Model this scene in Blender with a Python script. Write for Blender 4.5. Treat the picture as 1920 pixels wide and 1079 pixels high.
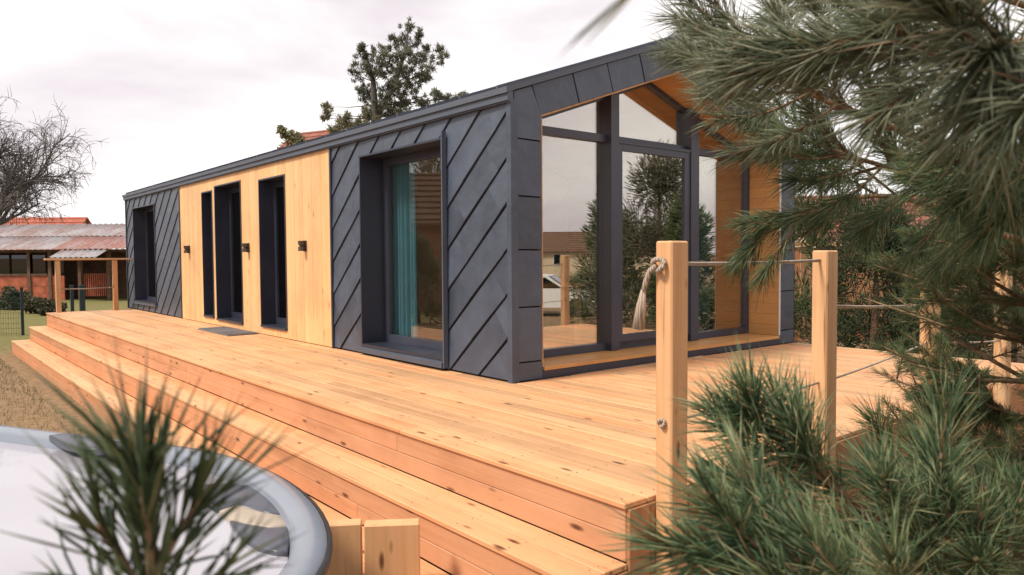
import bpy, bmesh, math, random
import numpy as np
from mathutils import Vector, Matrix

for o in list(bpy.data.objects):
    bpy.data.objects.remove(o)
SC = bpy.context.scene
COL = SC.collection
rng = random.Random(7)
nrg = np.random.default_rng(11)
GZ = -0.86                       # garden level; the deck top is z = 0

# ------------------------------------------------------------------ camera
CAM = Vector((5.3544, -4.4435, 1.173))
YAW, PITCH, ROLL, FPX = 2.4503, -0.0406, -0.0068, 1407.68
FWD = Vector((math.cos(PITCH)*math.cos(YAW), math.cos(PITCH)*math.sin(YAW), math.sin(PITCH)))
_r = Vector((math.sin(YAW), -math.cos(YAW), 0))
_u = _r.cross(FWD)
RGT = math.cos(ROLL)*_r + math.sin(ROLL)*_u
UPV = -math.sin(ROLL)*_r + math.cos(ROLL)*_u
cam = bpy.data.cameras.new('camera')
cam_o = bpy.data.objects.new('camera', cam)
COL.objects.link(cam_o)
cam_o.matrix_world = Matrix(((RGT.x, UPV.x, -FWD.x, CAM.x), (RGT.y, UPV.y, -FWD.y, CAM.y),
                             (RGT.z, UPV.z, -FWD.z, CAM.z), (0, 0, 0, 1)))
cam.sensor_fit = 'HORIZONTAL'
cam.sensor_width = 36
cam.lens = FPX/1920*36
cam.clip_start = 0.02
cam.clip_end = 2000
cam.dof.use_dof = True
cam.dof.focus_distance = 6.5
cam.dof.aperture_fstop = 7.5
SC.camera = cam_o

def at(px, py, d):               # point at depth d seen at a pixel of the 1920 wide photograph
    return CAM + d*(FWD + RGT*((px-960)/FPX) - UPV*((py-540)/FPX))
def on(px, py, ax, val):         # where that line of sight meets a plane of constant x, y or z
    d = FWD + RGT*((px-960)/FPX) - UPV*((py-540)/FPX)
    return CAM + d*((val-CAM[ax])/d[ax])

# ------------------------------------------------------------------ world, sun, exposure
SUN_FROM = Vector((-0.13, -0.62, 0.80)).normalized()
el = math.asin(SUN_FROM.z)
az = math.atan2(SUN_FROM.x, SUN_FROM.y)
W = bpy.data.worlds.new('World')
SC.world = W
W.use_nodes = True
nt = W.node_tree
nt.nodes.clear()
def wn(t): return nt.nodes.new(t)
out = wn('ShaderNodeOutputWorld'); bg = wn('ShaderNodeBackground'); sky = wn('ShaderNodeTexSky')
sky.sky_type = 'NISHITA'; sky.sun_disc = False; sky.sun_elevation = el; sky.sun_rotation = az
tc = wn('ShaderNodeTexCoord'); mp = wn('ShaderNodeMapping')
mp.inputs['Scale'].default_value = (1.0, 1.0, 3.6)
nz = wn('ShaderNodeTexNoise'); nz.inputs['Scale'].default_value = 1.7; nz.inputs['Detail'].default_value = 5
nz.inputs['Roughness'].default_value = 0.5; nz.inputs['Distortion'].default_value = 0.35
rp = wn('ShaderNodeValToRGB')
rp.color_ramp.elements[0].position = 0.40; rp.color_ramp.elements[0].color = (0.68, 0.62, 0.645, 1)
rp.color_ramp.elements[1].position = 0.62; rp.color_ramp.elements[1].color = (1.0, 0.97, 0.925, 1)
e = rp.color_ramp.elements.new(0.50); e.color = (0.83, 0.785, 0.79, 1)
mul = wn('ShaderNodeVectorMath'); mul.operation = 'SCALE'; mul.inputs['Scale'].default_value = 15.4
mix = wn('ShaderNodeMix'); mix.data_type = 'RGBA'; mix.inputs['Factor'].default_value = 0.95
L = nt.links.new
L(tc.outputs['Generated'], mp.inputs['Vector']); L(mp.outputs['Vector'], nz.inputs['Vector'])
L(nz.outputs['Fac'], rp.inputs['Fac']); L(rp.outputs['Color'], mul.inputs[0])
L(sky.outputs['Color'], mix.inputs['A']); L(mul.outputs['Vector'], mix.inputs['B'])
L(mix.outputs['Result'], bg.inputs['Color']); bg.inputs['Strength'].default_value = 0.064
L(bg.outputs['Background'], out.inputs['Surface'])

sun = bpy.data.lights.new('sun', 'SUN')
sun.energy = 3.1; sun.angle = math.radians(11); sun.color = (1.0, 0.93, 0.82)
sun_o = bpy.data.objects.new('sun', sun)
COL.objects.link(sun_o)
sun_o.rotation_euler = SUN_FROM.to_track_quat('Z', 'Y').to_euler()
sun_o.location = (0, 0, 30)
vs = SC.view_settings
vs.view_transform = 'Standard'; vs.look = 'None'; vs.gamma = 1; vs.use_curve_mapping = False
vs.exposure = 0.47
SC.render.engine = 'CYCLES'
SC.cycles.max_bounces = 8; SC.cycles.transparent_max_bounces = 16
SC.cycles.use_denoising = True

# ------------------------------------------------------------------ materials
class Mat:
    def __init__(s, name):
        s.m = bpy.data.materials.new(name); s.m.use_nodes = True
        s.t = s.m.node_tree; s.t.nodes.clear()
        s.o = s.n('ShaderNodeOutputMaterial'); s.b = s.n('ShaderNodeBsdfPrincipled')
        s.l(s.b.outputs[0], s.o.inputs['Surface'])
    def n(s, t, **k):
        x = s.t.nodes.new(t)
        for a, v in k.items(): setattr(x, a, v)
        return x
    def l(s, a, b): s.t.links.new(a, b)
    def coord(s, scale=(1, 1, 1), shift=0.0, kind='Object'):
        c = s.n('ShaderNodeTexCoord'); v = c.outputs[kind]
        if shift:
            oi = s.n('ShaderNodeObjectInfo'); sc = s.n('ShaderNodeVectorMath', operation='SCALE')
            cx = s.n('ShaderNodeCombineXYZ')
            for i in range(3): s.l(oi.outputs['Random'], cx.inputs[i])
            s.l(cx.outputs[0], sc.inputs[0]); sc.inputs['Scale'].default_value = shift
            ad = s.n('ShaderNodeVectorMath', operation='ADD')
            s.l(v, ad.inputs[0]); s.l(sc.outputs[0], ad.inputs[1]); v = ad.outputs[0]
        mp = s.n('ShaderNodeMapping'); mp.inputs['Scale'].default_value = scale
        s.l(v, mp.inputs['Vector'])
        return mp.outputs[0]
    def noise(s, vec, scale, detail=4, rough=.55, dist=0):
        x = s.n('ShaderNodeTexNoise')
        x.inputs['Scale'].default_value = scale; x.inputs['Detail'].default_value = detail
        x.inputs['Roughness'].default_value = rough; x.inputs['Distortion'].default_value = dist
        if vec is not None: s.l(vec, x.inputs['Vector'])
        return x.outputs['Fac']
    def ramp(s, fac, stops):
        x = s.n('ShaderNodeValToRGB'); cr = x.color_ramp
        while len(cr.elements) < len(stops): cr.elements.new(.5)
        for e_, (p, c) in zip(cr.elements, stops):
            e_.position = p; e_.color = tuple(c)+(1,) if hasattr(c, '__len__') else (c, c, c, 1)
        s.l(fac, x.inputs['Fac'])
        return x.outputs['Color']
    def mix(s, fac, a, b, mode='MIX'):
        x = s.n('ShaderNodeMix', data_type='RGBA', blend_type=mode)
        for sock, v in (('Factor', fac), ('A', a), ('B', b)):
            if hasattr(v, 'is_linked') or isinstance(v, bpy.types.NodeSocket): s.l(v, x.inputs[sock])
            elif sock == 'Factor': x.inputs[sock].default_value = v
            else: x.inputs[sock].default_value = tuple(v)+(1,) if len(v) == 3 else v
        return x.outputs['Result']
    def color(s, v):
        if isinstance(v, bpy.types.NodeSocket): s.l(v, s.b.inputs['Base Color'])
        else: s.b.inputs['Base Color'].default_value = tuple(v)+(1,)
    def bump(s, h, strength=.3, dist=.01):
        x = s.n('ShaderNodeBump'); x.inputs['Strength'].default_value = strength
        x.inputs['Distance'].default_value = dist
        s.l(h, x.inputs['Height']); s.l(x.outputs[0], s.b.inputs['Normal'])
    def set(s, rough=.6, metal=0, spec=.5):
        s.b.inputs['Roughness'].default_value = rough; s.b.inputs['Metallic'].default_value = metal
        s.b.inputs['Specular IOR Level'].default_value = spec
        return s.m

def wood(name, a, b, dark, axis=0, knots=.5, tone=.22, warm=(1.12, .92, .78), rough=.55, grain=1.0, crack=.55):
    M_ = Mat(name)
    lo = [14.0*grain]*3; lo[axis] = .7
    v = M_.coord(lo, 37.0)
    n1 = M_.noise(v, 1.0, 5, .6, .5)
    col = M_.ramp(n1, [(.30, b), (.52, a), (.75, [min(1, c*1.07) for c in a])])
    fi = [90.0]*3; fi[axis] = 2.0
    n2 = M_.noise(M_.coord(fi, 21.0), 1.0, 3, .6)
    col = M_.mix(.35, col, M_.ramp(n2, [(.3, [c*.72 for c in a]), (.7, a)]))
    # knots: elongated dark rings, only in some of the cells
    kn = [9.0]*3; kn[axis] = 2.6
    vo = M_.n('ShaderNodeTexVoronoi'); vo.inputs['Scale'].default_value = 1.0
    M_.l(M_.coord(kn, 53.0), vo.inputs['Vector'])
    d = M_.ramp(vo.outputs['Distance'], [(.05, 1.0), (.10, .75), (.17, 0.0)])
    gate = M_.n('ShaderNodeSeparateColor'); M_.l(vo.outputs['Color'], gate.inputs[0])
    g = M_.n('ShaderNodeMath', operation='GREATER_THAN'); M_.l(gate.outputs[0], g.inputs[0]); g.inputs[1].default_value = 1-knots
    m_ = M_.n('ShaderNodeMath', operation='MULTIPLY'); M_.l(d, m_.inputs[0]); M_.l(g.outputs[0], m_.inputs[1])
    col = M_.mix(m_.outputs[0], col, dark)
    oi = M_.n('ShaderNodeObjectInfo')
    t = M_.ramp(oi.outputs['Random'], [(0, [1-tone]*3), (.35, [1]*3), (.7, warm), (1, [1.04]*3)])
    col = M_.mix(1.0, col, t, 'MULTIPLY')
    cr = [34.0]*3; cr[axis] = .9
    n4 = M_.noise(M_.coord(cr, 71.0), 1.0, 2, .4)
    col = M_.mix(M_.ramp(n4, [(.70, 0.0), (.76, crack)]), col, [c*.45 for c in b])
    ge = M_.n('ShaderNodeNewGeometry'); n5 = M_.noise(ge.outputs['Position'], 1.1, 6, .65)
    col = M_.mix(1.0, col, M_.ramp(n5, [(.34, (.86, .83, .82)), (.55, (1, 1, 1))]), 'MULTIPLY')
    M_.color(col)
    M_.bump(n2, .25, .002)
    return M_.set(rough, 0, .35)

LARCH_A, LARCH_B, KNOT = (.69, .395, .200), (.53, .255, .115), (.11, .040, .018)
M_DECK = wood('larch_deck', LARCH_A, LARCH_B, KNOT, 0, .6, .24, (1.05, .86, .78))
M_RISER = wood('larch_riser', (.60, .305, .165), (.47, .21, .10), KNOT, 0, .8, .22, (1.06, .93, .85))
M_POST = wood('larch_post', (.66, .41, .22), (.54, .30, .14), KNOT, 2, .8, .10, crack=.9)
M_ENDB = wood('larch_end', (.40, .20, .10), (.30, .14, .065), KNOT, 2, .4, .16)  # darker larch: the shade on the deck end is in the colour
M_RAILW = wood('larch_rail', LARCH_A, LARCH_B, KNOT, 1, .4, .08)
M_SIDING = wood('spruce_siding', (.80, .49, .24), (.75, .435, .19), (.40, .2, .08), 2, .35, .15, (1.0, .93, .85), .5, .9)
M_LINING = wood('spruce_lining', (.60, .33, .125), (.50, .25, .085), (.3, .13, .05), 1, .25, .08, (1.02, .96, .9), .45)
M_LININGX = wood('spruce_lining_x', (.58, .31, .115), (.48, .24, .08), (.3, .13, .05), 0, .25, .08, (1.02, .96, .9), .45)
M_FLOORW = wood('oak_floor', (.30, .17, .08), (.24, .12, .05), (.1, .05, .02), 0, .2, .1)

def coated(name, c, rough=.42, var=.12, tone=.08, buckle=0):
    M_ = Mat(name)
    n1 = M_.noise(M_.coord((1, 1, 1), 9.0), 2.2, 5)
    n2 = M_.noise(M_.coord((1, 1, 1), 3.0), 60, 3)
    col = M_.ramp(n1, [(.3, [k*(1-var) for k in c]), (.7, [k*(1+var) for k in c])])
    oi = M_.n('ShaderNodeObjectInfo')
    col = M_.mix(1.0, col, M_.ramp(oi.outputs['Random'], [(0, [1-tone]*3), (1, [1+tone]*3)]), 'MULTIPLY')
    M_.color(col)
    r = M_.ramp(n1, [(.3, rough*.85), (.7, rough*1.2)])
    M_.l(r, M_.b.inputs['Roughness'])
    if buckle:
        n3 = M_.noise(M_.coord((1, 1, 1), 9.0), 4.5, 2)
        M_.bump(n3, buckle, .03)
    else: M_.bump(n2, .05, .002)
    m = M_.set(rough, 0, .5)
    return m
M_CLAD = coated('anthracite_cladding', (.056, .070, .099), .42, .22, .2, .5)
M_CLADB = coated('cladding_backing', (.008, .008, .007), .8)
M_FASCIA = coated('anthracite_trim', (.070, .085, .115), .45)
M_FRAME = coated('anthracite_frame', (.024, .028, .045), .35)
M_FRAMEL = coated('grey_frame', (.042, .046, .066), .35)
M_ROOF = coated('roof_metal', (.07, .08, .105), .5)
M_BLACK = coated('bronze_lamp', (.06, .045, .035), .4)
M_MAT = coated('doormat', (.16, .15, .15), .9, .35)
M_POSTG = coated('green_post', (.015, .03, .035), .5)
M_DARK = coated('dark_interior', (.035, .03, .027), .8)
M_ROOM = coated('room_wall', (.62, .46, .32), .8)
M_WHITEP = coated('white_paint', (.62, .60, .56), .6, .05)

def plain(name, c, rough=.6, var=.2, scale=3.0, bump=0, spec=.4):
    M_ = Mat(name)
    n1 = M_.noise(M_.coord((1, 1, 1), 5.0), scale, 6)
    M_.color(M_.ramp(n1, [(.3, [k*(1-var) for k in c]), (.7, [min(1, k*(1+var)) for k in c])]))
    if bump: M_.bump(n1, bump, .02)
    return M_.set(rough, 0, spec)
M_ROPE = Mat('hemp_rope')
_w = M_ROPE.n('ShaderNodeTexWave'); _w.inputs['Scale'].default_value = 28; _w.inputs['Distortion'].default_value = 1.5
M_ROPE.l(M_ROPE.coord((1, 1, 1)), _w.inputs['Vector'])
M_ROPE.color(M_ROPE.ramp(_w.outputs['Fac'], [(.2, (.26, .19, .14)), (.7, (.47, .37, .29))]))
M_ROPE.bump(_w.outputs['Fac'], .6, .004); M_ROPE = M_ROPE.set(.85)
M_CURTAIN = plain('teal_curtain', (.075, .20, .235), .8, .12)
M_ACRYL = plain('tub_acrylic', (.20, .222, .268), .22, .06, 2, 0, .5)
M_TUBSIDE = plain('tub_trim', (.045, .042, .045), .5)
M_PILLOW = plain('tub_pillow', (.075, .078, .10), .35, .1, 6)
M_PILLOWB = plain('tub_pillow_band', (.36, .30, .24), .45, .1, 6)
M_BARK = plain('pine_bark', (.13, .075, .045), .9, .5, 18, .6)
M_TWIG = plain('pine_twig', (.20, .12, .065), .9, .5, 30, .4)
M_GREYBARK = plain('grey_bark', (.085, .072, .065), .9, .35, 10)
M_TILE_R = plain('red_roof_tile', (.36, .10, .06), .8, .3, 3)
M_TILE_D = plain('dull_roof_tile', (.24, .085, .06), .85, .3, 3)
M_PLASTER = plain('plaster', (.52, .43, .30), .9, .1, 2)
M_BRICKY = plain('brick_wall', (.30, .13, .075), .9, .3, 4)
M_REDWOOD = plain('red_barn_board', (.36, .10, .05), .8, .35, 3)
M_TIMBER = plain('barn_timber', (.13, .075, .05), .85, .3, 4)
M_CARPAINT = plain('car_paint', (.75, .75, .74), .25, .02)
M_TYRE = plain('tyre', (.02, .02, .02), .8)

def glass(name, tint, lo=.10, hi=.95, ior=1.5, gloss=(1, 1, 1)):
    M_ = Mat(name); M_.t.nodes.remove(M_.b)
    tr = M_.n('ShaderNodeBsdfTransparent'); tr.inputs[0].default_value = tuple(tint)+(1,)
    gl = M_.n('ShaderNodeBsdfGlossy'); gl.inputs['Roughness'].default_value = 0.0; gl.inputs[0].default_value = tuple(gloss)+(1,)
    # Schlick reflectance, the same on both faces of the pane
    ge = M_.n('ShaderNodeNewGeometry'); dp = M_.n('ShaderNodeVectorMath', operation='DOT_PRODUCT')
    M_.l(ge.outputs['Normal'], dp.inputs[0]); M_.l(ge.outputs['Incoming'], dp.inputs[1])
    ab = M_.n('ShaderNodeMath', operation='ABSOLUTE'); M_.l(dp.outputs['Value'], ab.inputs[0])
    iv = M_.n('ShaderNodeMath', operation='SUBTRACT'); iv.inputs[0].default_value = 1; M_.l(ab.outputs[0], iv.inputs[1])
    lw = M_.n('ShaderNodeMath', operation='POWER'); M_.l(iv.outputs[0], lw.inputs[0]); lw.inputs[1].default_value = 5
    mr = M_.n('ShaderNodeMapRange'); mr.inputs['To Min'].default_value = lo; mr.inputs['To Max'].default_value = hi
    M_.l(lw.outputs[0], mr.inputs['Value'])
    mx = M_.n('ShaderNodeMixShader'); M_.l(mr.outputs[0], mx.inputs[0]); M_.l(tr.outputs[0], mx.inputs[1]); M_.l(gl.outputs[0], mx.inputs[2])
    M_.l(mx.outputs[0], M_.o.inputs['Surface'])
    return M_.m
M_GLASS = glass('coated_glass', (.92, .95, .94), .38, 1.0, 1.6, (1.0, .94, .87))
M_GLASSW = glass('window_glass', (.92, .95, .95), .12, 1.0, 1.6, (.97, .93, .88))
M_GLASSD = glass('door_glass', (.25, .27, .30), .08, 1.0, 1.5, (.8, .8, .85))
_m = Mat('tub_water')
_m.color((.36, .345, .385)); _m.b.inputs['Roughness'].default_value = .03; _m.b.inputs['IOR'].default_value = 1.7
_m.bump(_m.noise(_m.coord((1, 1, 1)), 3.5, 4), .10, .02); M_WATER = _m.set(.03, 0, 1.0)

def needle_mat(name, stops, rough=.5, trans=.25):
    M_ = Mat(name)
    g = M_.n('ShaderNodeNewGeometry')
    col = M_.ramp(g.outputs['Random Per Island'], stops)
    M_.color(col); M_.set(rough, 0, .3)
    tl = M_.n('ShaderNodeBsdfTranslucent'); M_.l(col, tl.inputs[0])
    mx = M_.n('ShaderNodeMixShader'); mx.inputs[0].default_value = trans
    M_.l(M_.b.outputs[0], mx.inputs[1]); M_.l(tl.outputs[0], mx.inputs[2]); M_.l(mx.outputs[0], M_.o.inputs['Surface'])
    return M_.m
N_OLIVE = needle_mat('needles_olive', [(0, (.115, .145, .092)), (.4, (.21, .245, .155)), (.75, (.31, .33, .215)), (.96, (.46, .45, .33)), (1, (.30, .18, .09))], .4, .42)
N_GREEN = needle_mat('needles_green', [(0, (.045, .098, .052)), (.45, (.125, .195, .092)), (.82, (.23, .28, .135)), (.96, (.42, .40, .23)), (1, (.30, .16, .07))], .45, .35)
N_DEEP = needle_mat('needles_deep', [(0, (.045, .080, .036)), (.6, (.11, .155, .062)), (.9, (.19, .21, .085)), (1, (.27, .25, .12))], .5, .35)
N_LEAD = needle_mat('needles_leader', [(0, (.025, .045, .020)), (.55, (.055, .085, .034)), (.85, (.11, .125, .05)), (1, (.19, .18, .08))], .5, .25)
N_FAR = needle_mat('needles_far', [(0, (.10, .11, .075)), (.5, (.16, .168, .112)), (1, (.23, .225, .15))], .7, .3)  # paler grey greens with the distance haze mixed into the colour
N_FARY = needle_mat('needles_far_yellow', [(0, (.12, .12, .06)), (.6, (.21, .195, .10)), (1, (.29, .26, .14))], .7, .3)
N_HEDGE = needle_mat('hedge_leaves', [(0, (.022, .034, .019)), (.6, (.048, .070, .033)), (1, (.11, .13, .06))])
N_SHRUB = needle_mat('shrub_leaves', [(0, (.03, .035, .018)), (.6, (.07, .065, .035)), (1, (.13, .11, .06))])
N_GRASS = needle_mat('grass_blades', [(0, (.07, .08, .03)), (.5, (.14, .13, .05)), (1, (.27, .21, .10))], .7)

# ------------------------------------------------------------------ builders
class MB:
    def __init__(s): s.v = []; s.f = []; s.mi = []
    def quadbox(s, p, fs, mi=0):
        b = len(s.v); s.v += [tuple(q) for q in p]
        for f in fs: s.f.append([b+i for i in f]); s.mi.append(mi)
    def box(s, x0, x1, y0, y1, z0, z1, mi=0):
        s.quadbox([(x0, y0, z0), (x1, y0, z0), (x1, y1, z0), (x0, y1, z0), (x0, y0, z1), (x1, y0, z1), (x1, y1, z1), (x0, y1, z1)],
                  [(3, 2, 1, 0), (4, 5, 6, 7), (0, 1, 5, 4), (1, 2, 6, 5), (2, 3, 7, 6), (3, 0, 4, 7)], mi)
        return s
    def prism(s, front, back, mi=0):      # two matching polygons, front wound so that its normal points outwards
        n = len(front); b = len(s.v)
        s.v += [tuple(q) for q in front]+[tuple(q) for q in back]
        s.f.append([b+i for i in range(n)]); s.f.append([b+n+i for i in reversed(range(n))]); s.mi += [mi, mi]
        for i in range(n):
            j = (i+1) % n
            s.f.append([b+i, b+n+i, b+n+j, b+j]); s.mi.append(mi)
        return s
    def tube(s, pts, rad, n=8, mi=0, cap=True):
        pts = [Vector(p) for p in pts]; b = len(s.v); k = len(pts)
        if not hasattr(rad, '__len__'): rad = [rad]*k
        ref = None
        for i, p in enumerate(pts):
            d = (pts[min(i+1, k-1)]-pts[max(i-1, 0)])
            d = d.normalized() if d.length > 1e-9 else Vector((0, 0, 1))
            if ref is None:
                ref = Vector((0, 0, 1)) if abs(d.z) < .9 else Vector((1, 0, 0))
            u = (ref-d*ref.dot(d)); u = u.normalized() if u.length > 1e-6 else d.orthogonal().normalized()
            ref = u; w = d.cross(u)
            for j in range(n):
                a = 2*math.pi*j/n
                s.v.append(tuple(p+rad[i]*(math.cos(a)*u+math.sin(a)*w)))
        for i in range(k-1):
            for j in range(n):
                q = (j+1) % n
                s.f.append([b+i*n+j, b+i*n+q, b+(i+1)*n+q, b+(i+1)*n+j]); s.mi.append(mi)
        if cap:
            s.f.append([b+j for j in reversed(range(n))]); s.f.append([b+(k-1)*n+j for j in range(n)]); s.mi += [mi, mi]
        return s
    def mesh(s, name, mats, smooth=False, recalc=True):
        me = bpy.data.meshes.new(name); me.from_pydata(s.v, [], s.f)
        for m in (mats if isinstance(mats, (list, tuple)) else [mats]): me.materials.append(m)
        if any(s.mi): me.polygons.foreach_set('material_index', s.mi)
        if recalc:
            bm = bmesh.new(); bm.from_mesh(me); bmesh.ops.recalc_face_normals(bm, faces=bm.faces); bm.to_mesh(me); bm.free()
        if smooth: me.polygons.foreach_set('use_smooth', [True]*len(me.polygons))
        me.update()
        return me
    def build(s, name, mats, parent=None, smooth=False, loc=None):
        return obj(name, s.mesh(name, mats, smooth), parent, loc)

def obj(name, me, parent=None, loc=None):
    o = bpy.data.objects.new(name, me); COL.objects.link(o)
    if parent is not None: o.parent = parent
    if loc is not None: o.location = loc
    return o
def tag(o, label, cat, group=None, kind=None):
    if label: o['label'] = label
    if cat: o['category'] = cat
    if group: o['group'] = group
    if kind: o['kind'] = kind
    return o
def thing(name, label, cat, loc=(0, 0, 0), group=None):
    return tag(obj(name, None, None, loc), label, cat, group)
def put(child, root):           # parent a mesh built in world coordinates under an Empty that is not at the origin
    child.parent = root; child.location = -Vector(root.location)
    return child
def structure(o):
    o['kind'] = 'structure'; return o

_cb = {}
def chamfer(sx, sy, sz, b, mat, key='plank'):   # centred board with eased edges; shared by boards of the same size
    k = (round(sx, 3), round(sy, 3), round(sz, 3), mat.name)
    if k not in _cb:
        bm = bmesh.new(); bmesh.ops.create_cube(bm, size=1)
        bmesh.ops.scale(bm, vec=(sx, sy, sz), verts=bm.verts)
        bmesh.ops.bevel(bm, geom=list(bm.edges), offset=b, segments=1, affect='EDGES')
        me = bpy.data.meshes.new(key); bm.to_mesh(me); bm.free(); me.materials.append(mat); _cb[k] = me
    return _cb[k]
def board(name, x0, x1, y0, y1, z0, z1, mat, parent, b=.004):
    o = obj(name, chamfer(x1-x0, y1-y0, z1-z0, b, mat, name), parent)
    o.location = Vector(((x0+x1)/2, (y0+y1)/2, (z0+z1)/2))-(Vector(parent.location) if parent else Vector())
    return o

def blades(name, base, dirs, length, width, bend, mat, parent=None):
    """thin tapering three-sided blades: base (n,3), dirs (n,3), length/width (n), bend (n,3) added at the tip"""
    base = np.asarray(base, float); d = np.asarray(dirs, float); n = len(base)
    d = d/np.linalg.norm(d, axis=1)[:, None]
    length = np.broadcast_to(length, n)[:, None]; width = np.broadcast_to(width, n)[:, None]/2
    bend = np.broadcast_to(bend, (n, 3))
    r = nrg.normal(size=(n, 3)); u = np.cross(d, r); u /= np.linalg.norm(u, axis=1)[:, None]; w = np.cross(d, u)
    ang = [0, 2.094, 4.189]
    mid = base+d*length*.55+bend*.30; tip = base+d*length+bend
    vs_ = np.empty((n, 7, 3))
    for i, a in enumerate(ang):
        off = (math.cos(a)*u+math.sin(a)*w)*width
        vs_[:, i] = base+off*.8; vs_[:, 3+i] = mid+off
    vs_[:, 6] = tip
    q = np.array([0, 1, 4, 3, 1, 2, 5, 4, 2, 0, 3, 5, 3, 4, 6, 4, 5, 6, 5, 3, 6])
    loops = (np.arange(n)[:, None]*7+q[None, :]).ravel()
    st = np.array([0, 4, 8, 12, 15, 18]); starts = (np.arange(n)[:, None]*21+st[None, :]).ravel()
    me = bpy.data.meshes.new(name)
    me.vertices.add(n*7); me.vertices.foreach_set('co', vs_.astype(np.float32).ravel())
    me.loops.add(n*21); me.loops.foreach_set('vertex_index', loops.astype(np.int32))
    me.polygons.add(n*6); me.polygons.foreach_set('loop_start', starts.astype(np.int32))
    me.polygons.foreach_set('loop_total', np.tile([4, 4, 4, 3, 3, 3], n).astype(np.int32))
    me.polygons.foreach_set('use_smooth', np.ones(n*6, bool))
    me.materials.append(mat); me.update(calc_edges=True)
    o = obj(name, me, parent); o['kind'] = 'stuff'
    return o
def leaves(name, c, size, mat, parent=None, flat=.0):
    """small folded leaf faces at random angles"""
    c = np.asarray(c, float); n = len(c)
    a = nrg.normal(size=(n, 3)); a /= np.linalg.norm(a, axis=1)[:, None]
    r = nrg.normal(size=(n, 3)); u = np.cross(a, r); u /= np.linalg.norm(u, axis=1)[:, None]; w = np.cross(a, u)
    s_ = np.broadcast_to(size, n)[:, None]*nrg.uniform(.6, 1.3, (n, 1))
    vs_ = np.empty((n, 4, 3))
    vs_[:, 0] = c-a*s_; vs_[:, 1] = c+u*s_*.45+w*s_*.15; vs_[:, 2] = c+a*s_; vs_[:, 3] = c-u*s_*.45+w*s_*.15
    me = bpy.data.meshes.new(name)
    me.vertices.add(n*4); me.vertices.foreach_set('co', vs_.astype(np.float32).ravel())
    q = np.array([0, 1, 2, 0, 2, 3])
    me.loops.add(n*6); me.loops.foreach_set('vertex_index', (np.arange(n)[:, None]*4+q).ravel().astype(np.int32))
    me.polygons.add(n*2); me.polygons.foreach_set('loop_start', (np.arange(n*2)*3).astype(np.int32))
    me.polygons.foreach_set('loop_total', np.full(n*2, 3, np.int32))
    me.materials.append(mat); me.update(calc_edges=True)
    o = obj(name, me, parent); o['kind'] = 'stuff'
    return o

# ------------------------------------------------------------------ ground
def make_ground():
    M_ = Mat('garden_ground')
    v = M_.coord((1, 1, 1))
    n1 = M_.noise(v, .5, 6, .6); n2 = M_.noise(v, 9, 6, .7); n3 = M_.noise(v, .12, 3)
    grass = M_.ramp(n2, [(.3, (.105, .105, .035)), (.55, (.17, .15, .055)), (.75, (.25, .20, .09))])
    soil = M_.ramp(n2, [(.3, (.15, .095, .055)), (.6, (.27, .18, .10)), (.8, (.33, .23, .14))])
    # worn bare soil beside the building work, turf further out
    sx = M_.n('ShaderNodeSeparateXYZ'); M_.l(v, sx.inputs[0])
    mr = M_.n('ShaderNodeMapRange'); M_.l(sx.outputs[0], mr.inputs['Value'])
    mr.inputs['From Min'].default_value = -17; mr.inputs['From Max'].default_value = -10
    ad = M_.n('ShaderNodeMath', operation='MULTIPLY_ADD'); M_.l(n1, ad.inputs[0]); ad.inputs[1].default_value = .9
    M_.l(mr.outputs[0], ad.inputs[2])
    f = M_.ramp(ad.outputs[0], [(.55, 0.0), (1.1 if False else .95, 1.0)])
    M_.color(M_.mix(f, grass, soil)); M_.bump(n2, .7, .04); m = M_.set(.95, 0, .15)
    g = MB(); N = 48; ext = 420
    xs = [math.copysign(abs(t)**2.2, t)*ext for t in np.linspace(-1, 1, N+1)]
    for i in range(N+1):
        for j in range(N+1):
            x, y = xs[i], xs[j]; d = math.hypot(x, y)
            z = GZ+(0.04*math.sin(x*.35+1)*math.cos(y*.31) if d > 16 else 0)+max(0, d-60)*.004*(1+math.sin(x*.02+y*.013))
            g.v.append((x, y, z))
    for i in range(N):
        for j in range(N):
            a = i*(N+1)+j; g.f.append([a, a+N+1, a+N+2, a+1]); g.mi.append(0)
    structure(g.build('ground', m, None, True))
make_ground()
n = 24000                                             # short dry grass in the strip left of the steps
gx = nrg.uniform(-19, 0, n); gy = nrg.uniform(-7.5, -2.75, n)
keep = nrg.random(n) < np.clip((-gx-3)/12, .12, 1)
gx, gy = gx[keep], gy[keep]; n = len(gx)
tag(blades('grass', np.c_[gx, gy, np.full(n, GZ)], np.c_[nrg.normal(0, .5, n), nrg.normal(0, .5, n), np.ones(n)], nrg.uniform(.03, .10, n), .007, (0, 0, 0), N_GRASS),
    'short dry grass growing on the bare soil beside the steps', 'grass', None, 'stuff')

# ------------------------------------------------------------------ house
HX, HW, EZ = -14.578, 4.92, 2.60
RS = .355                                             # roof slope
HOUSE = thing('modular_house', 'long modular house with dark metal cladding, timber siding and a glazed gable end', 'house')
OPEN = [(-13.90, -12.05, .19, 2.38), (-8.86, -8.28, .12, 2.39), (-8.15, -6.87, .10, 2.45), (-6.10, -5.10, .12, 2.39), (-2.87, -1.04, .10, 2.41)]
XB1, XB2 = -3.65, -10.217

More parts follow.
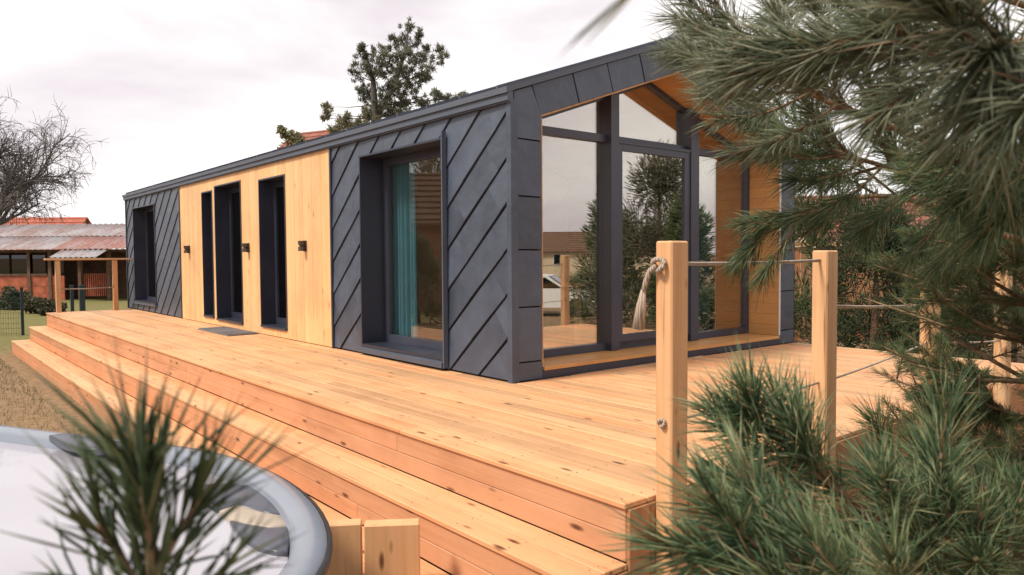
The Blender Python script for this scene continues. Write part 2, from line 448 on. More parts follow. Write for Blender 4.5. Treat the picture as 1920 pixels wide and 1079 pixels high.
def wall_cells(mb, x0, x1, z0, z1, opens, y0, y1):
    xs = sorted({x0, x1} | {v for o_ in opens for v in o_[:2]}); zs = sorted({z0, z1} | {v for o_ in opens for v in o_[2:]})
    for a, b in zip(xs, xs[1:]):
        for c, d in zip(zs, zs[1:]):
            mx, mz = (a+b)/2, (c+d)/2
            if not any(o_[0] < mx < o_[1] and o_[2] < mz < o_[3] for o_ in opens): mb.box(a, b, y0, y1, c, d)
mb = MB(); wall_cells(mb, HX, -.05, -.3, EZ+.05, OPEN, .004, .16)
mb.build('wall', M_CLADB, HOUSE)
mb = MB(); mb.box(HX, 0, HW-.16, HW, -.3, EZ+.05); mb.build('wall', M_CLADB, HOUSE)
mb = MB(); mb.prism([(HX, 0.17, -.3), (HX, HW-.17, -.3), (HX, HW-.17, 2.6), (HX, HW/2, 3.45), (HX, .17, 2.6)],
                    [(HX+.15, .17, -.3), (HX+.15, HW-.17, -.3), (HX+.15, HW-.17, 2.6), (HX+.15, HW/2, 3.45), (HX+.15, .17, 2.6)])
mb.build('wall', M_CLADB, HOUSE)

# diagonal metal shingles
CA, SA = math.cos(math.radians(40.6)), math.sin(math.radians(40.6))
def clip(poly, f):                                    # keep f(p) >= 0
    out_ = []
    for i, p in enumerate(poly):
        q = poly[(i+1) % len(poly)]; a, b = f(p), f(q)
        if a >= 0: out_.append(p)
        if (a >= 0) != (b >= 0):
            t = a/(a-b); out_.append((p[0]+(q[0]-p[0])*t, p[1]+(q[1]-p[1])*t))
    return out_
def shingles(x0, x1, z0, z1, op, phase):
    rects = [(x0, op[0], z0, z1), (op[1], x1, z0, z1), (op[0], op[1], z0, op[2]), (op[0], op[1], op[3], z1)]
    WID, LEN = .42*CA, .70
    # s along the diagonal, t across it (upwards)
    corners = [(x, z) for x in (x0, x1) for z in (z0, z1)]
    ss = [x*CA+z*SA for x, z in corners]; tt = [-x*SA+z*CA for x, z in corners]
    t0 = math.floor((min(tt)-phase)/WID)
    for k in range(t0, int((max(tt)-phase)/WID)+2):
        ta = phase+k*WID
        off = (k % 3)*.23
        for i in range(int(min(ss)/LEN)-2, int(max(ss)/LEN)+2):
            sa = i*LEN+off; jit = .010*((i+k) % 2)
            q = [(sa, ta+.013+jit), (sa+LEN-.0003, ta+.013-jit+.006), (sa+LEN-.0003, ta+WID-.004), (sa, ta+WID-.004)]
            q = [(s_*CA-t_*SA, s_*SA+t_*CA) for s_, t_ in q]
            m_ = MB()
            for rx0, rx1, rz0, rz1 in rects:
                p = clip(clip(clip(clip(q, lambda v: v[0]-rx0), lambda v: rx1-v[0]), lambda v: v[1]-rz0), lambda v: rz1-v[1])
                if len(p) < 3: continue
                ar = abs(sum(p[a][0]*p[(a+1) % len(p)][1]-p[(a+1) % len(p)][0]*p[a][1] for a in range(len(p))))/2
                if ar < 4e-4: continue
                def dep(v):
                    t_ = (-v[0]*SA+v[1]*CA-ta)/WID
                    return -.026+.015*t_-.0005*((i+k) % 2)
                m_.prism([(v[0], dep(v), v[1]) for v in p], [(v[0], .0, v[1]) for v in p])
            if m_.f: m_.build('shingle', M_CLAD, HOUSE)
# seam through (-1.0, 1.27)
PH = (1.0*SA+1.27*CA) % (.42*CA)
shingles(XB1+.03, -.045, .02, EZ-.012, OPEN[4], PH)
shingles(HX+.03, XB2-.03, .02, EZ-.012, OPEN[0], PH)
mb = MB(); mb.box(XB1-.012, XB1+.028, -.040, .003, 0.0, EZ-.002); mb.build('edge_trim', M_FRAME, HOUSE)
mb = MB(); mb.box(XB2-.028, XB2+.012, -.040, .003, 0.0, EZ-.002); mb.build('edge_trim', M_FRAME, HOUSE)
mb = MB(); mb.box(HX-.02, HX+.028, -.040, .003, 0, EZ-.002); mb.build('edge_trim', M_FRAME, HOUSE)
mb = MB(); mb.box(-.043, .022, -.034, .05, 0.0, 2.62); mb.build('corner_trim', M_CLAD, HOUSE)

# timber siding between the two metal fields: upright boards cut round the doors
SW = (XB1-.014-(XB2+.014))/46
for k in range(46):
    a = XB2+.014+k*SW; b = a+SW-.0026
    cuts = sorted({a, b} | {v for o_ in OPEN[1:4] for v in o_[:2] if a < v < b})
    for c, d in zip(cuts, cuts[1:]):
        o_ = next((o_ for o_ in OPEN[1:4] if o_[0] < (c+d)/2 < o_[1]), None)
        for z0, z1 in ([(0.01, EZ-.004)] if o_ is None else [(.01, o_[2]), (o_[3], EZ-.004)]):
            m_ = MB(); m_.box(c-(a+b)/2, d-(a+b)/2, -.022, .002, z0, z1)
            m_.build('siding_board', M_SIDING, HOUSE, loc=((a+b)/2, -.001*(k % 2), 0))

# fascia, roof, soffit
mb = MB(); mb.box(HX-.03, .024, -.07, -.002, EZ+.004, EZ+.125); mb.box(HX-.03, .024, -.052, -.002, EZ-.010, EZ+.003)
mb.build('fascia', M_FASCIA, HOUSE)
RT = 2.755                                            # top of roof at the eave line y = 0
rz = lambda y: RT+RS*(y if y < HW/2 else HW-y)
roof = MB()
th = .055
for a, b in ((-.09, HW/2), (HW/2, HW+.09)):
    roof.prism([(.035, a, rz(a)), (.035, b, rz(b)), (.035, b, rz(b)-th), (.035, a, rz(a)-th)],
               [(HX-.04, a, rz(a)), (HX-.04, b, rz(b)), (HX-.04, b, rz(b)-th), (HX-.04, a, rz(a)-th)])
RO = roof.build('roof', M_ROOF, HOUSE)
for k in range(25):                                   # standing seams
    x = HX+.3+k*.59
    m_ = MB()
    for a, b in ((-.08, HW/2-.02), (HW/2+.02, HW+.08)):
        m_.prism([(x-.01, a, rz(a)+.03), (x-.01, b, rz(b)+.03), (x-.01, b, rz(b)+.001), (x-.01, a, rz(a)+.001)],
                 [(x+.01, a, rz(a)+.03), (x+.01, b, rz(b)+.03), (x+.01, b, rz(b)+.001), (x+.01, a, rz(a)+.001)])
    m_.build('roof_seam', M_ROOF, RO)
m_ = MB(); m_.tube([(HX-.04, HW/2, rz(HW/2)+.005), (.036, HW/2, rz(HW/2)+.005)], .035, 8); m_.build('ridge_cap', M_ROOF, RO)

WS, DZ = .358, -.478
zb = lambda y: 2.519-.3463*WS+.3463*(y if y < HW/2 else HW-y)     # underside of the verge
def yz(mb, pts, x0, x1, mi=0):                        # polygon in (y, z) extruded from x0 (back) to x1 (front)
    mb.prism([(x1, y, z) for y, z in pts], [(x0, y, z) for y, z in pts], mi)
    return mb
# verge panels, both slopes; seams every 0.49 m leaning like the photo
ysm = [.36-.05, .78, 1.27, 1.77, 2.12]
def verge(flip):
    ys = [WS*.0+.30, .775, 1.265, 1.765, HW/2]
    Y = (lambda y: HW-y) if flip else (lambda y: y)
    lean = .09
    for i in range(4):
        a, b = ys[i]+.008, ys[i+1]-.008
        al, bl = (a+lean, b+lean if i < 3 else b)
        if i == 0: al = WS
        ptop = lambda y: rz(y)-.062
        p = [(Y(a-.06 if i == 0 else a), ptop(a-.06 if i == 0 else a)), (Y(b), ptop(b)), (Y(bl), zb(bl)), (Y(al), zb(al))]
        m_ = MB(); yz(m_, p, -.05, .004+.003*(i % 2))
        m_.build('verge_panel', M_CLAD, HOUSE)
    m_ = MB(); p = [(Y(-.06), rz(-.06)-.058), (Y(HW/2), rz(HW/2)-.058), (Y(HW/2), rz(HW/2)-.062-.26), (Y(WS-.02), zb(WS)+.03), (Y(0.01), zb(WS)+.03)]
    yz(m_, p, -.14, -.052); m_.build('verge_backing', M_CLADB, HOUSE)
    # side strip panels
    zs = [.125, .18, .70, 1.24, 1.74, 2.27]
    zs = [0.0, .18, .70, 1.24, 1.74, 2.27]
    for i in range(6):
        z0 = zs[i]+.009
        if i < 5:
            p = [(Y(.024), z0), (Y(WS), z0-.004), (Y(WS), zs[i+1]-.009), (Y(.024), zs[i+1]-.005)]
        else:
            p = [(Y(.024), z0), (Y(WS), z0-.004), (Y(WS), zb(WS)-.004), (Y(.235), rz(.235)-.066), (Y(.024), rz(.024)-.066)]
        m_ = MB(); yz(m_, p, -.05, .006); m_.build('side_panel', M_CLAD, HOUSE)
    m_ = MB(); yz(m_, [(Y(.03), -.02), (Y(WS-.004), -.02), (Y(WS-.004), zb(WS)-.01), (Y(.03), zb(WS)-.01)], -.6, -.052)
    m_.build('side_backing', M_CLADB, HOUSE)
    # wood lining: jamb and sloped soffit, board by board
    for k in range(17):
        z0 = .117+k*.14; z1 = min(z0+.1375, zb(WS)-.02)
        y0, y1 = sorted((Y(WS), Y(WS+.02)))
        m_ = MB(); m_.box(DZ-.02, -.004, y0, y1, z0, z1); m_.build('jamb_board', M_LININGX, HOUSE)
    ns = 15
    for k in range(ns):
        a = WS+(HW/2-WS)*k/ns+.0015; b = WS+(HW/2-WS)*(k+1)/ns-.0015
        p = [(Y(a), zb(a)-.018), (Y(b), zb(b)-.018), (Y(b), zb(b)-.002), (Y(a), zb(a)-.002)]
        m_ = MB(); yz(m_, p, DZ-.1, -.004); m_.build('soffit_board', M_LININGX, HOUSE)
    m_ = MB(); yz(m_, [(Y(.2), zb(.2)+.002), (Y(HW/2), zb(HW/2)+.002), (Y(HW/2), rz(HW/2)-.06), (Y(.2), rz(.2)-.06)], -.9, -.145)
    m_.build('roof_packing', M_CLADB, HOUSE)
verge(False); verge(True)
m_ = MB(); m_.box(-.05, .006, WS+.004, HW-WS-.004, 0.0, .075); m_.build('plinth', M_FRAME, HOUSE)
m_ = MB(); m_.box(DZ-.05, .012, WS+.021, HW-WS-.021, .078, .114); m_.build('sill_board', M_LINING, HOUSE)
# white strip added for the lit front edge of the right jamb
m_ = MB(); m_.box(-.003, .010, HW-WS-.026, HW-WS-.001, .12, zb(WS)-.03); m_.build('lit_edge_strip', M_WHITEP, HOUSE)

# glazed gable
GX = DZ
fr = MB()
zt0, zt1 = 2.44, 2.525
fr.box(GX-.06, GX+.03, WS+.022, HW-WS-.022, .116, .20)                 # bottom rail
for y0, y1 in ((WS+.022, WS+.075), (HW-WS-.09, HW-WS-.022)):
    yz(fr, [(y0, .202), (y1, .202), (y1, zb(y1)-.02), (y0, zb(y0)-.02)], GX-.06, GX+.03)
for y0, y1 in ((1.735, 1.865), (3.165, 3.325)):
    yz(fr, [(y0, .12), (y1, .12), (y1, zb(y1)-.02), (y0, zb(y0)-.02)], GX-.08, GX+.105)
for y0, y1 in ((WS+.077, 1.733), (1.867, 3.163), (3.327, HW-WS-.092)):
    fr.box(GX-.06, GX+.032, y0, y1, zt0, zt1)
for Y in ((lambda y: y), (lambda y: HW-y)):
    fr.prism(*[[(x, Y(a), zb(a)-.020) for a in (WS+.022,)]+[(x, Y(HW/2), zb(HW/2)-.020), (x, Y(HW/2), zb(HW/2)-.075), (x, Y(WS+.022), zb(WS+.022)-.075)] for x in (GX+.028, GX-.058)])
FRM = fr.build('glazing_frame', M_FRAMEL, HOUSE)
def pane(pts, x, parent, mat=M_GLASS, t=.012):
    m_ = MB(); yz(m_, pts, x-t, x); return m_.build('pane', mat, parent)
zg = lambda y: zb(y)-.06
pane([(WS+.07, .195), (1.74, .195), (1.74, zt0+.01), (WS+.07, zt0+.01)], GX-.01, FRM)
pane([(3.32, .195), (HW-WS-.085, .195), (HW-WS-.085, zt0+.01), (3.32, zt0+.01)], GX-.01, FRM)
pane([(WS+.07, zt1-.01), (1.74, zt1-.01), (1.74, zg(1.74)), (WS+.07, zg(WS+.07))], GX-.01, FRM)
pane([(1.86, zt1-.01), (3.17, zt1-.01), (3.17, zg(3.17)), (HW/2, zg(HW/2)), (1.86, zg(1.86))], GX-.01, FRM)
pane([(3.32, zt1-.01), (HW-WS-.085, zt1-.01), (HW-WS-.085, zg(HW-WS-.085)), (3.32, zg(3.32))], GX-.01, FRM)
dl = MB()                                             # sliding door leaf, set a little forward
X0, X1 = GX+.034, GX+.088
dl.box(X0, X1, 1.867, 1.935, .205, 2.435); dl.box(X0, X1, 3.06, 3.163, .205, 2.435)
dl.box(X0, X1, 1.937, 3.058, .205, .285); dl.box(X0, X1, 1.937, 3.058, 2.36, 2.435)
DL = dl.build('sliding_door', M_FRAMEL, HOUSE)
pane([(1.93, .28), (3.065, .28), (3.065, 2.365), (1.93, 2.365)], X0+.03, DL)
m_ = MB(); m_.box(X1+.001, X1+.03, 3.09, 3.115, 1.0, 1.22); m_.build('handle', M_BLACK, DL)
m_ = MB(); m_.box(GX-.01, GX+.10, 1.867, 3.163, 2.4365, 2.438+.03); m_.build('door_track', M_FRAMEL, HOUSE)

# windows and doors of the long side
def reveal(op, depth, name='reveal', mat=M_FRAME, lip=.0):
    x0, x1, z0, z1 = op; t = .022
    m_ = MB()
    m_.box(x0, x0+t, -.034, depth, z0, z1); m_.box(x1-t, x1, -.034-lip, depth, z0, z1)
    m_.box(x0+t+.001, x1-t-.001, -.034, depth, z1-t, z1); m_.box(x0+t+.001, x1-t-.001, -.05, depth, z0, z0+t+.01)
    return m_.build(name, mat, HOUSE)
def window(op, depth, bars, glassmat=M_GLASS, name='window', fw=.075, fmat=None):
    x0, x1, z0, z1 = op; x0 += .024; x1 -= .024; z0 += .034; z1 -= .024
    m_ = MB(); y0, y1 = depth-.075, depth-.002
    m_.box(x0, x0+fw, y0, y1, z0, z1); m_.box(x1-fw, x1, y0, y1, z0, z1)
    m_.box(x0+fw+.001, x1-fw-.001, y0, y1, z0, z0+fw); m_.box(x0+fw+.001, x1-fw-.001, y0, y1, z1-fw, z1)
    xs = [x0+fw]+[b for b in bars]+[x1-fw]
    for b in bars: m_.box(b-.04, b+.04, y0-.01, y1, z0+fw+.001, z1-fw-.001)
    f = m_.build(name, fmat or M_FRAMEL, HOUSE)
    for a, b in zip(xs, xs[1:]):
        p = MB(); p.box(a-.005, b+.005, y0+.03, y0+.042, z0+fw-.01, z1-fw+.01); p.build('pane', glassmat, f)
    return f
reveal(OPEN[4], .36); WF = window(OPEN[4], .36, [], M_GLASSW, fw=.09)
m_ = MB(); m_.box(-1.038, -1.020, -.085, -.03, .03, 2.46); m_.build('side_fin', M_FASCIA, HOUSE)
m_ = MB(); m_.prism([(-2.87, -.075, .085), (-1.042, -.10, .085), (-1.042, -.10, .03), (-2.87, -.075, .03)], [(-2.87, -.03, .10), (-1.042, -.03, .10), (-1.042, -.03, .03), (-2.87, -.03, .03)])
m_.build('window_sill', M_FASCIA, HOUSE)
reveal(OPEN[0], .30); window(OPEN[0], .30, [], M_GLASSD)
m_ = MB(); m_.box(-13.94, -12.02, -.07, -.035, .15, .19); m_.build('window_sill', M_FASCIA, HOUSE)
for i, dp in ((1, .26), (2, .28), (3, .26)):
    reveal(OPEN[i], dp)
    d = window(OPEN[i], dp, [], M_GLASSD, 'door' if i != 1 else 'window', .10, M_FRAME)
    if i != 1:
        x1 = OPEN[i][1]-.07
        h = MB(); h.tube([(x1, dp-.08, 1.05), (x1, dp-.12, 1.05), (x1, dp-.12, 1.2)], .011, 8); h.tube([(x1, dp-.08, 1.2), (x1, dp-.12, 1.2)], .011, 8)
        h.build('handle', M_FASCIA, d)

# room behind the glazing
room = MB()
room.box(-4.2, GX-.1, .17, HW-.17, .03, .09); FL = room.build('room_floor', M_FLOORW, HOUSE)
m_ = MB(); yz(m_, [(.165, 0), (HW-.165, 0), (HW-.165, 2.5), (HW/2, 3.3), (.165, 2.5)], -4.3, -4.2); m_.build('partition', M_ROOM, HOUSE)
m_ = MB(); yz(m_, [(.165, 2.55), (HW/2, 3.35), (HW-.165, 2.55), (HW-.165, 2.62), (HW/2, 3.42), (.165, 2.62)], -4.2, -.92); m_.build('room_ceiling', M_ROOM, HOUSE)
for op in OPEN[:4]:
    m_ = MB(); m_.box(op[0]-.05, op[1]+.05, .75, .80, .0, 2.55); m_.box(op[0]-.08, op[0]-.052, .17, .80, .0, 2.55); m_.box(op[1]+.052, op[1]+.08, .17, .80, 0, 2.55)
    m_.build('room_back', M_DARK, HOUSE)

def curtain(label, p0, p1, z0, z1, folds=7):
    a, b = Vector(p0), Vector(p1); n = folds*8; m_ = MB(); d = (b-a).normalized(); nrm = Vector((-d.y, d.x, 0))
    fr_, bk = [], []
    for i in range(n+1):
        t = i/n; p = a.lerp(b, t)+nrm*(.035*math.sin(t*folds*2*math.pi)+.012*math.sin(t*17))
        fr_.append(p); bk.append(p+nrm*.006)
    k = len(m_.v)
    for p in fr_+bk[::-1]: m_.v.append((p.x, p.y, z0)); m_.v.append((p.x, p.y, z1))
    N = len(fr_)*2
    for i in range(N):
        j = (i+1) % N
        m_.f.append([2*i, 2*j, 2*j+1, 2*i+1]); m_.mi.append(0)
    o = m_.build('curtain', M_CURTAIN, None, True)
    tag(o, label, 'curtain', 'teal curtains in the glazed room')
curtain('teal curtain hanging inside the big window of the long dark wall', (-3.05, .42, 0), (-2.30, .42, 0), .11, 2.36, 8)
curtain('teal curtain inside the gable pane beside the timber jamb', (-.72, 3.42, 0), (-.72, 4.0, 0), .11, 2.40, 6)
curtain('teal curtain behind the middle sliding pane of the gable', (-2.3, 2.2, 0), (-2.3, 3.1, 0), .11, 1.25, 8)

T = thing('dining_table', 'pale wooden table standing in the room behind the big window', 'table', (-1.9, 1.7, .09))
m_ = MB(); m_.box(-.75, .75, -.4, .4, .72, .76); m_.build('table_top', M_SIDING, T)
for sx in (-1, 1):
    for sy in (-1, 1):
        m_ = MB(); m_.box(sx*.68-.03, sx*.68+.03, sy*.34-.03, sy*.34+.03, 0, .719); m_.build('leg', M_SIDING, T)

# wall lamps
def lamp(x, z, label):
    t = thing('wall_lamp', label, 'lamp', (x, -.024, z), 'outdoor wall lamps on the timber siding'); t.scale = (.82, .82, .82)
    m_ = MB(); m_.box(-.05, .05, -.018, 0, -.09, .09); m_.build('back_plate', M_BLACK, t)
    for s_ in (-1, 1):
        m_ = MB(); m_.tube([(0, -.075, s_*.012), (0, -.075, s_*.085)], [.048, .055], 14); m_.build('shade', M_BLACK, t, False)
    m_ = MB(); m_.tube([(0, -.019, 0), (0, -.075, 0)], .018, 8); m_.tube([(0, -.075, -.011), (0, -.075, .011)], .03, 12); m_.build('arm', M_BLACK, t)
lamp(-9.66, 1.36, 'bronze wall lamp on the timber beside the far dark cladding')
lamp(-6.58, 1.35, 'bronze wall lamp on the timber between the two doorways')
lamp(-4.45, 1.345, 'bronze wall lamp on the wide timber field nearest the big window')

# doormat
t = thing('doormat', 'grey doormat lying on the deck in front of the doors', 'doormat', (-6.85, -.30, .004))
m_ = MB(); m_.box(-.72, .72, -.24, .24, 0, .014); m_.build('mat_base', M_MAT, t)
m_ = MB()
for k in range(24): m_.box(-.70+k*.0585, -.70+k*.0585+.035, -.225, .225, .0145, .024)
m_.build('mat_pile', M_MAT, t)['kind'] = 'stuff'

# ------------------------------------------------------------------ deck and steps
DX0, DX1, DY0, DY1 = -14.2, 2.976, -1.782, 4.85
DECK = thing('wooden_deck', 'larch deck with three long steps running round the house', 'deck')
rows = 12; bw = (0-DY0)/rows
def run(x0, x1, y0, y1, z0, z1, mat, name, seed, lo=3.4, hi=5.0, b=.004):
    r = random.Random(seed); x = x1; first = True
    while x > x0+.01:
        ln = r.uniform(.4, 1)*4.2 if first else r.choice([3.6, 4.2, 4.8]); first = False
        a = x-ln
        if a < x0+.9: a = x0
        o = board(name, a+.001, x-.001, y0, y1, z0, z1, mat, DECK, b)
        o.location.z += r.uniform(-.0012, .0012)
        x = a
for i in range(rows):
    y0 = DY0+i*bw
    nose = .018 if i == 0 else 0
    run(DX0, DX1+.012, y0-nose, y0+bw-.006, -.028, 0, M_DECK, 'plank', 100+i)
i = 0; y = 0.0
while y < DY1-.05:
    run(.030, DX1+.012, y+.004, min(y+bw-.002, DY1), -.028, 0, M_DECK, 'plank', 300+i); y += bw; i += 1
T1, T2 = .330, .335
for zt, ya, yb, sd in ((-.292, DY0, DY0-T1, 500), (-.577, DY0-T1, DY0-T1-T2, 600)):
    h = (ya-yb)/2
    run(DX0, DX1+.012, ya-h+.003, ya-.002, zt-.03, zt, M_DECK, 'tread_board', sd)
    run(DX0, DX1+.012, yb-.016, yb+h-.003, zt-.03, zt, M_DECK, 'tread_board', sd+1)
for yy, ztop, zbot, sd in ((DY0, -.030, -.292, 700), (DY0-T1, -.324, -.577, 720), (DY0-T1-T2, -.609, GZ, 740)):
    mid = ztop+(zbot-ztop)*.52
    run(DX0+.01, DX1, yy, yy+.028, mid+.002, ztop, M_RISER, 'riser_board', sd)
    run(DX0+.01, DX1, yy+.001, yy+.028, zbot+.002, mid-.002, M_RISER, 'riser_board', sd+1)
# upright boards closing the ends
def end_boards(x0, x1, y0, y1, z1):
    n = max(1, round((y1-y0)/.15)); w = (y1-y0)/n
    for k in range(n): board('end_board', x0, x1, y0+k*w+.002, y0+(k+1)*w-.002, GZ, z1, M_ENDB, DECK, .003)
for xa, xb in ((DX1+.001, DX1+.025), (DX0-.025, DX0-.001)):
    end_boards(xa, xb, DY0+.0, DY1 if xa > 0 else 0, -.030)
    end_boards(xa, xb, DY0-T1, DY0-.002, -.324); end_boards(xa, xb, DY0-T1-T2, DY0-T1-.002, -.609)
end_boards(DX1-.4, DX1-.376, DY0+.1, DY1, -.1) if False else None
sc = MB(); rs = random.Random(9)
def screw(x, y, z):
    b_ = len(sc.v)
    for zz, r_ in ((z-.0005, .0042), (z+.0009, .0038)):
        for a in range(6): sc.v.append((x+r_*math.cos(a*1.047), y+r_*math.sin(a*1.047), zz))
    sc.f.append([b_+6+a for a in range(6)]); sc.mi.append(0)
    for a in range(6): c = (a+1) % 6; sc.f.append([b_+a, b_+c, b_+6+c, b_+6+a]); sc.mi.append(0)
for k in range(37):
    x = DX1-.05-k*.46
    for i in range(12):
        for o_ in (.03, bw-.036): screw(x+rs.uniform(-.006, .006), DY0+i*bw+o_+rs.uniform(-.003, .003), .001)
    for zt, ya in ((-.292, DY0), (-.577, DY0-T1)):
        for o_ in (-.03, -.13, -.19, -.30): screw(x+rs.uniform(-.006, .006), ya+o_, zt+.001)
for k in range(7):
    for i in range(32):
        for o_ in (.03, bw-.03): screw(DX1-.05-k*.46+rs.uniform(-.006, .006), i*bw+o_, .001)
sc.build('screws', M_BLACK, DECK)['kind'] = 'stuff'
m_ = MB()
for k in range(18): m_.box(DX0+.3+k*.92, DX0+.36+k*.92, DY0+.05, -.01, -.17, -.03)
for k in range(11): m_.box(.05, DX1-.05, .2+k*.42, .26+k*.42, -.17, -.03)
m_.build('joist', M_ENDB, DECK)['kind'] = 'stuff'
for k in range(8): board('bearer', DX0+1+k*2.2, DX0+1.1+k*2.2, DY0+.3, DY0+.4, GZ, -.171, M_ENDB, DECK)

# rope railing at the gable end
RAIL = thing('rope_railing', 'square larch posts with hemp ropes along the gable end of the deck', 'railing', (DX1+.075, 0, GZ))
PX0, PX1 = DX1+.027, DX1+.127
PY = [(-1.60, -1.47, 1.245), (-.135, -.005, 1.20), (1.42, 1.55, 1.0), (2.95, 3.08, 1.2), (4.45, 4.58, 1.2)]
PO = []
for y0, y1, zt in PY:
    PO.append(board('post', PX0, PX1, y0, y1, GZ, zt, M_POST, RAIL, .008))
xr = (PX0+PX1)/2
def rope(y0, z0, y1, z1, sag, r=.0095):
    pts = [(xr, y0+(y1-y0)*t, z0+(z1-z0)*t-sag*4*t*(1-t)) for t in np.linspace(0, 1, 15)]
    m_ = MB(); m_.tube(pts, r, 8); return put(m_.build('rope', M_ROPE, None, True), RAIL)
zc = [(1.13, .40), (1.13, .40)]
rope(-1.475, 1.135, -.130, 1.14, .006); rope(-1.475, .37, -.130, .40, .008, .007)
rope(-.010, .86, 1.425, .80, .01); rope(-.010, .40, 1.425, .52, .008, .007)
rope(1.545, .80, 2.955, 1.05, .02); rope(1.545, .52, 2.955, .42, .012, .007); rope(3.075, 1.05, 4.455, 1.05, .03); rope(3.075, .42, 4.455, .42, .02, .007)
m_ = MB()                                             # rope end knotted round the first post and hanging down
yk, zk = -1.615, 1.13
m_.tube([(xr-.01+.028*math.cos(a), yk+.012*math.sin(2*a)-.01, zk+.028*math.sin(a)) for a in np.linspace(0, 2*math.pi, 17)], .013, 8)
m_.tube([(xr-.02, yk-.012, zk+.0), (xr-.055, yk-.02, zk-.03), (xr-.075, yk-.03, zk-.09), (xr-.085, yk-.03, zk-.14)], [.014, .014, .013, .012], 8)
m_.tube([(xr-.085, yk-.03, zk-.12), (xr-.095, yk-.035, zk-.20), (xr-.11, yk-.04, zk-.31)], [.012, .024, .030], 8)
put(m_.build('rope_knot', M_ROPE, None, True), RAIL)
m_ = MB(); m_.tube([(xr+.016*math.cos(a), -1.612+.006*math.sin(2*a), .37+.016*math.sin(a)) for a in np.linspace(0, 2*math.pi, 17)], .009, 8)
put(m_.build('rope_knot', M_ROPE, None, True), RAIL)

# timber railing at the far end
R2 = thing('timber_railing', 'larch railing with a flat top rail at the far end of the deck', 'railing', (-14.15, -.95, 0))
for y in (-1.60, -.44): board('post', -14.2, -14.1, y, y+.10, .001, 1.165, M_POST, R2, .006)
board('top_rail', -14.23, -14.07, -1.80, -.05, 1.168, 1.21, M_RAILW, R2, .005)
m_ = MB(); m_.tube([(-14.15, -1.50, .52), (-14.15, -.95, .51), (-14.15, -.44, .53)], .013, 8); put(m_.build('rope', M_ROPE, None, True), R2)

# ------------------------------------------------------------------ hot tub
TZ = .10
opx = [(-60, 789), (0, 796), (90, 808), (190, 820), (300, 831), (390, 842), (455, 858), (505, 878), (541, 897), (581, 925), (610, 957), (626, 998), (630, 1026), (618, 1079)]
ring = [on(px, py, 2, TZ) for px, py in opx]
ring = [(p.x, p.y) for p in ring]
cx0, cy0 = 1.45, -4.75
# close the shell on the sides the photograph does not show with a smooth rounded outline
a0 = math.atan2(ring[-1][1]-cy0, ring[-1][0]-cx0); a1 = math.atan2(ring[0][1]-cy0, ring[0][0]-cx0)-2*math.pi
r0 = math.hypot(ring[-1][0]-cx0, ring[-1][1]-cy0); r1 = math.hypot(ring[0][0]-cx0, ring[0][1]-cy0)
for k in range(1, 16):
    t = k/16; a = a0+(a1-a0)*t; r = r0+(r1-r0)*t - .25*math.sin(math.pi*t)
    ring.append((cx0+r*math.cos(a), cy0+r*math.sin(a)))
def smooth_ring(pts, n=96, it=3):
    P_ = [Vector((x, y, 0)) for x, y in pts]; per = [0]
    for i in range(len(P_)): per.append(per[-1]+(P_[(i+1) % len(P_)]-P_[i]).length)
    res = []
    for k in range(n):
        s_ = per[-1]*k/n; i = max(j for j in range(len(P_)) if per[j] <= s_)
        t = (s_-per[i])/(per[i+1]-per[i]); res.append(P_[i].lerp(P_[(i+1) % len(P_)], t))
    for _ in range(it): res = [(res[i-1]+res[i]*2+res[(i+1) % n])/4 for i in range(n)]
    return res
RG = smooth_ring(ring)
nR = len(RG)
def inset(d):
    o_ = []
    for i in range(nR):
        t = (RG[(i+2) % nR]-RG[i-2]).normalized(); nrm = Vector((-t.y, t.x, 0))
        if nrm.dot(Vector((cx0, cy0, 0))-RG[i]) < 0: nrm = -nrm
        o_.append(RG[i]+nrm*d)
    for _ in range(2): o_ = [(o_[i-1]+o_[i]*2+o_[(i+1) % nR])/4 for i in range(nR)]
    return o_
def loft(mb, rings, mi=0):
    b = len(mb.v)
    for pts, z in rings:
        for p in pts: mb.v.append((p.x, p.y, z))
    for k in range(len(rings)-1):
        for i in range(nR):
            j = (i+1) % nR
            mb.f.append([b+k*nR+i, b+k*nR+j, b+(k+1)*nR+j, b+(k+1)*nR+i]); mb.mi.append(mi)
TUB = thing('hot_tub', 'grey acrylic hot tub filled with water in front of the steps', 'hot tub', (cx0, cy0, GZ))
m_ = MB(); loft(m_, [(inset(.05), GZ), (inset(.04), TZ-.10), (inset(.005), TZ-.06), (inset(-.006), TZ-.035), (inset(-.006), TZ-.012), (inset(.012), TZ-.006)])
put(m_.build('tub_skirt', M_TUBSIDE, None, True), TUB)
m_ = MB(); loft(m_, [(inset(.013), TZ-.008), (inset(.025), TZ+.006), (inset(.07), TZ+.011), (inset(.125), TZ+.005), (inset(.145), TZ-.012), (inset(.165), TZ-.09), (inset(.38), TZ-.35), (inset(.6), TZ-.55)])
RIM = put(m_.build('tub_shell', M_ACRYL, None, True), TUB)
m_ = MB(); wp = inset(.160); b0 = len(m_.v)
m_.v += [(p.x, p.y, TZ-.055) for p in wp]; m_.v += [(p.x, p.y, TZ-.075) for p in wp]
m_.f.append(list(range(nR))); m_.f.append(list(range(2*nR-1, nR-1, -1)))
for i in range(nR): j = (i+1) % nR; m_.f.append([i, j, nR+j, nR+i])
m_.mi = [0]*len(m_.f)
put(m_.build('water', M_WATER, None), TUB)
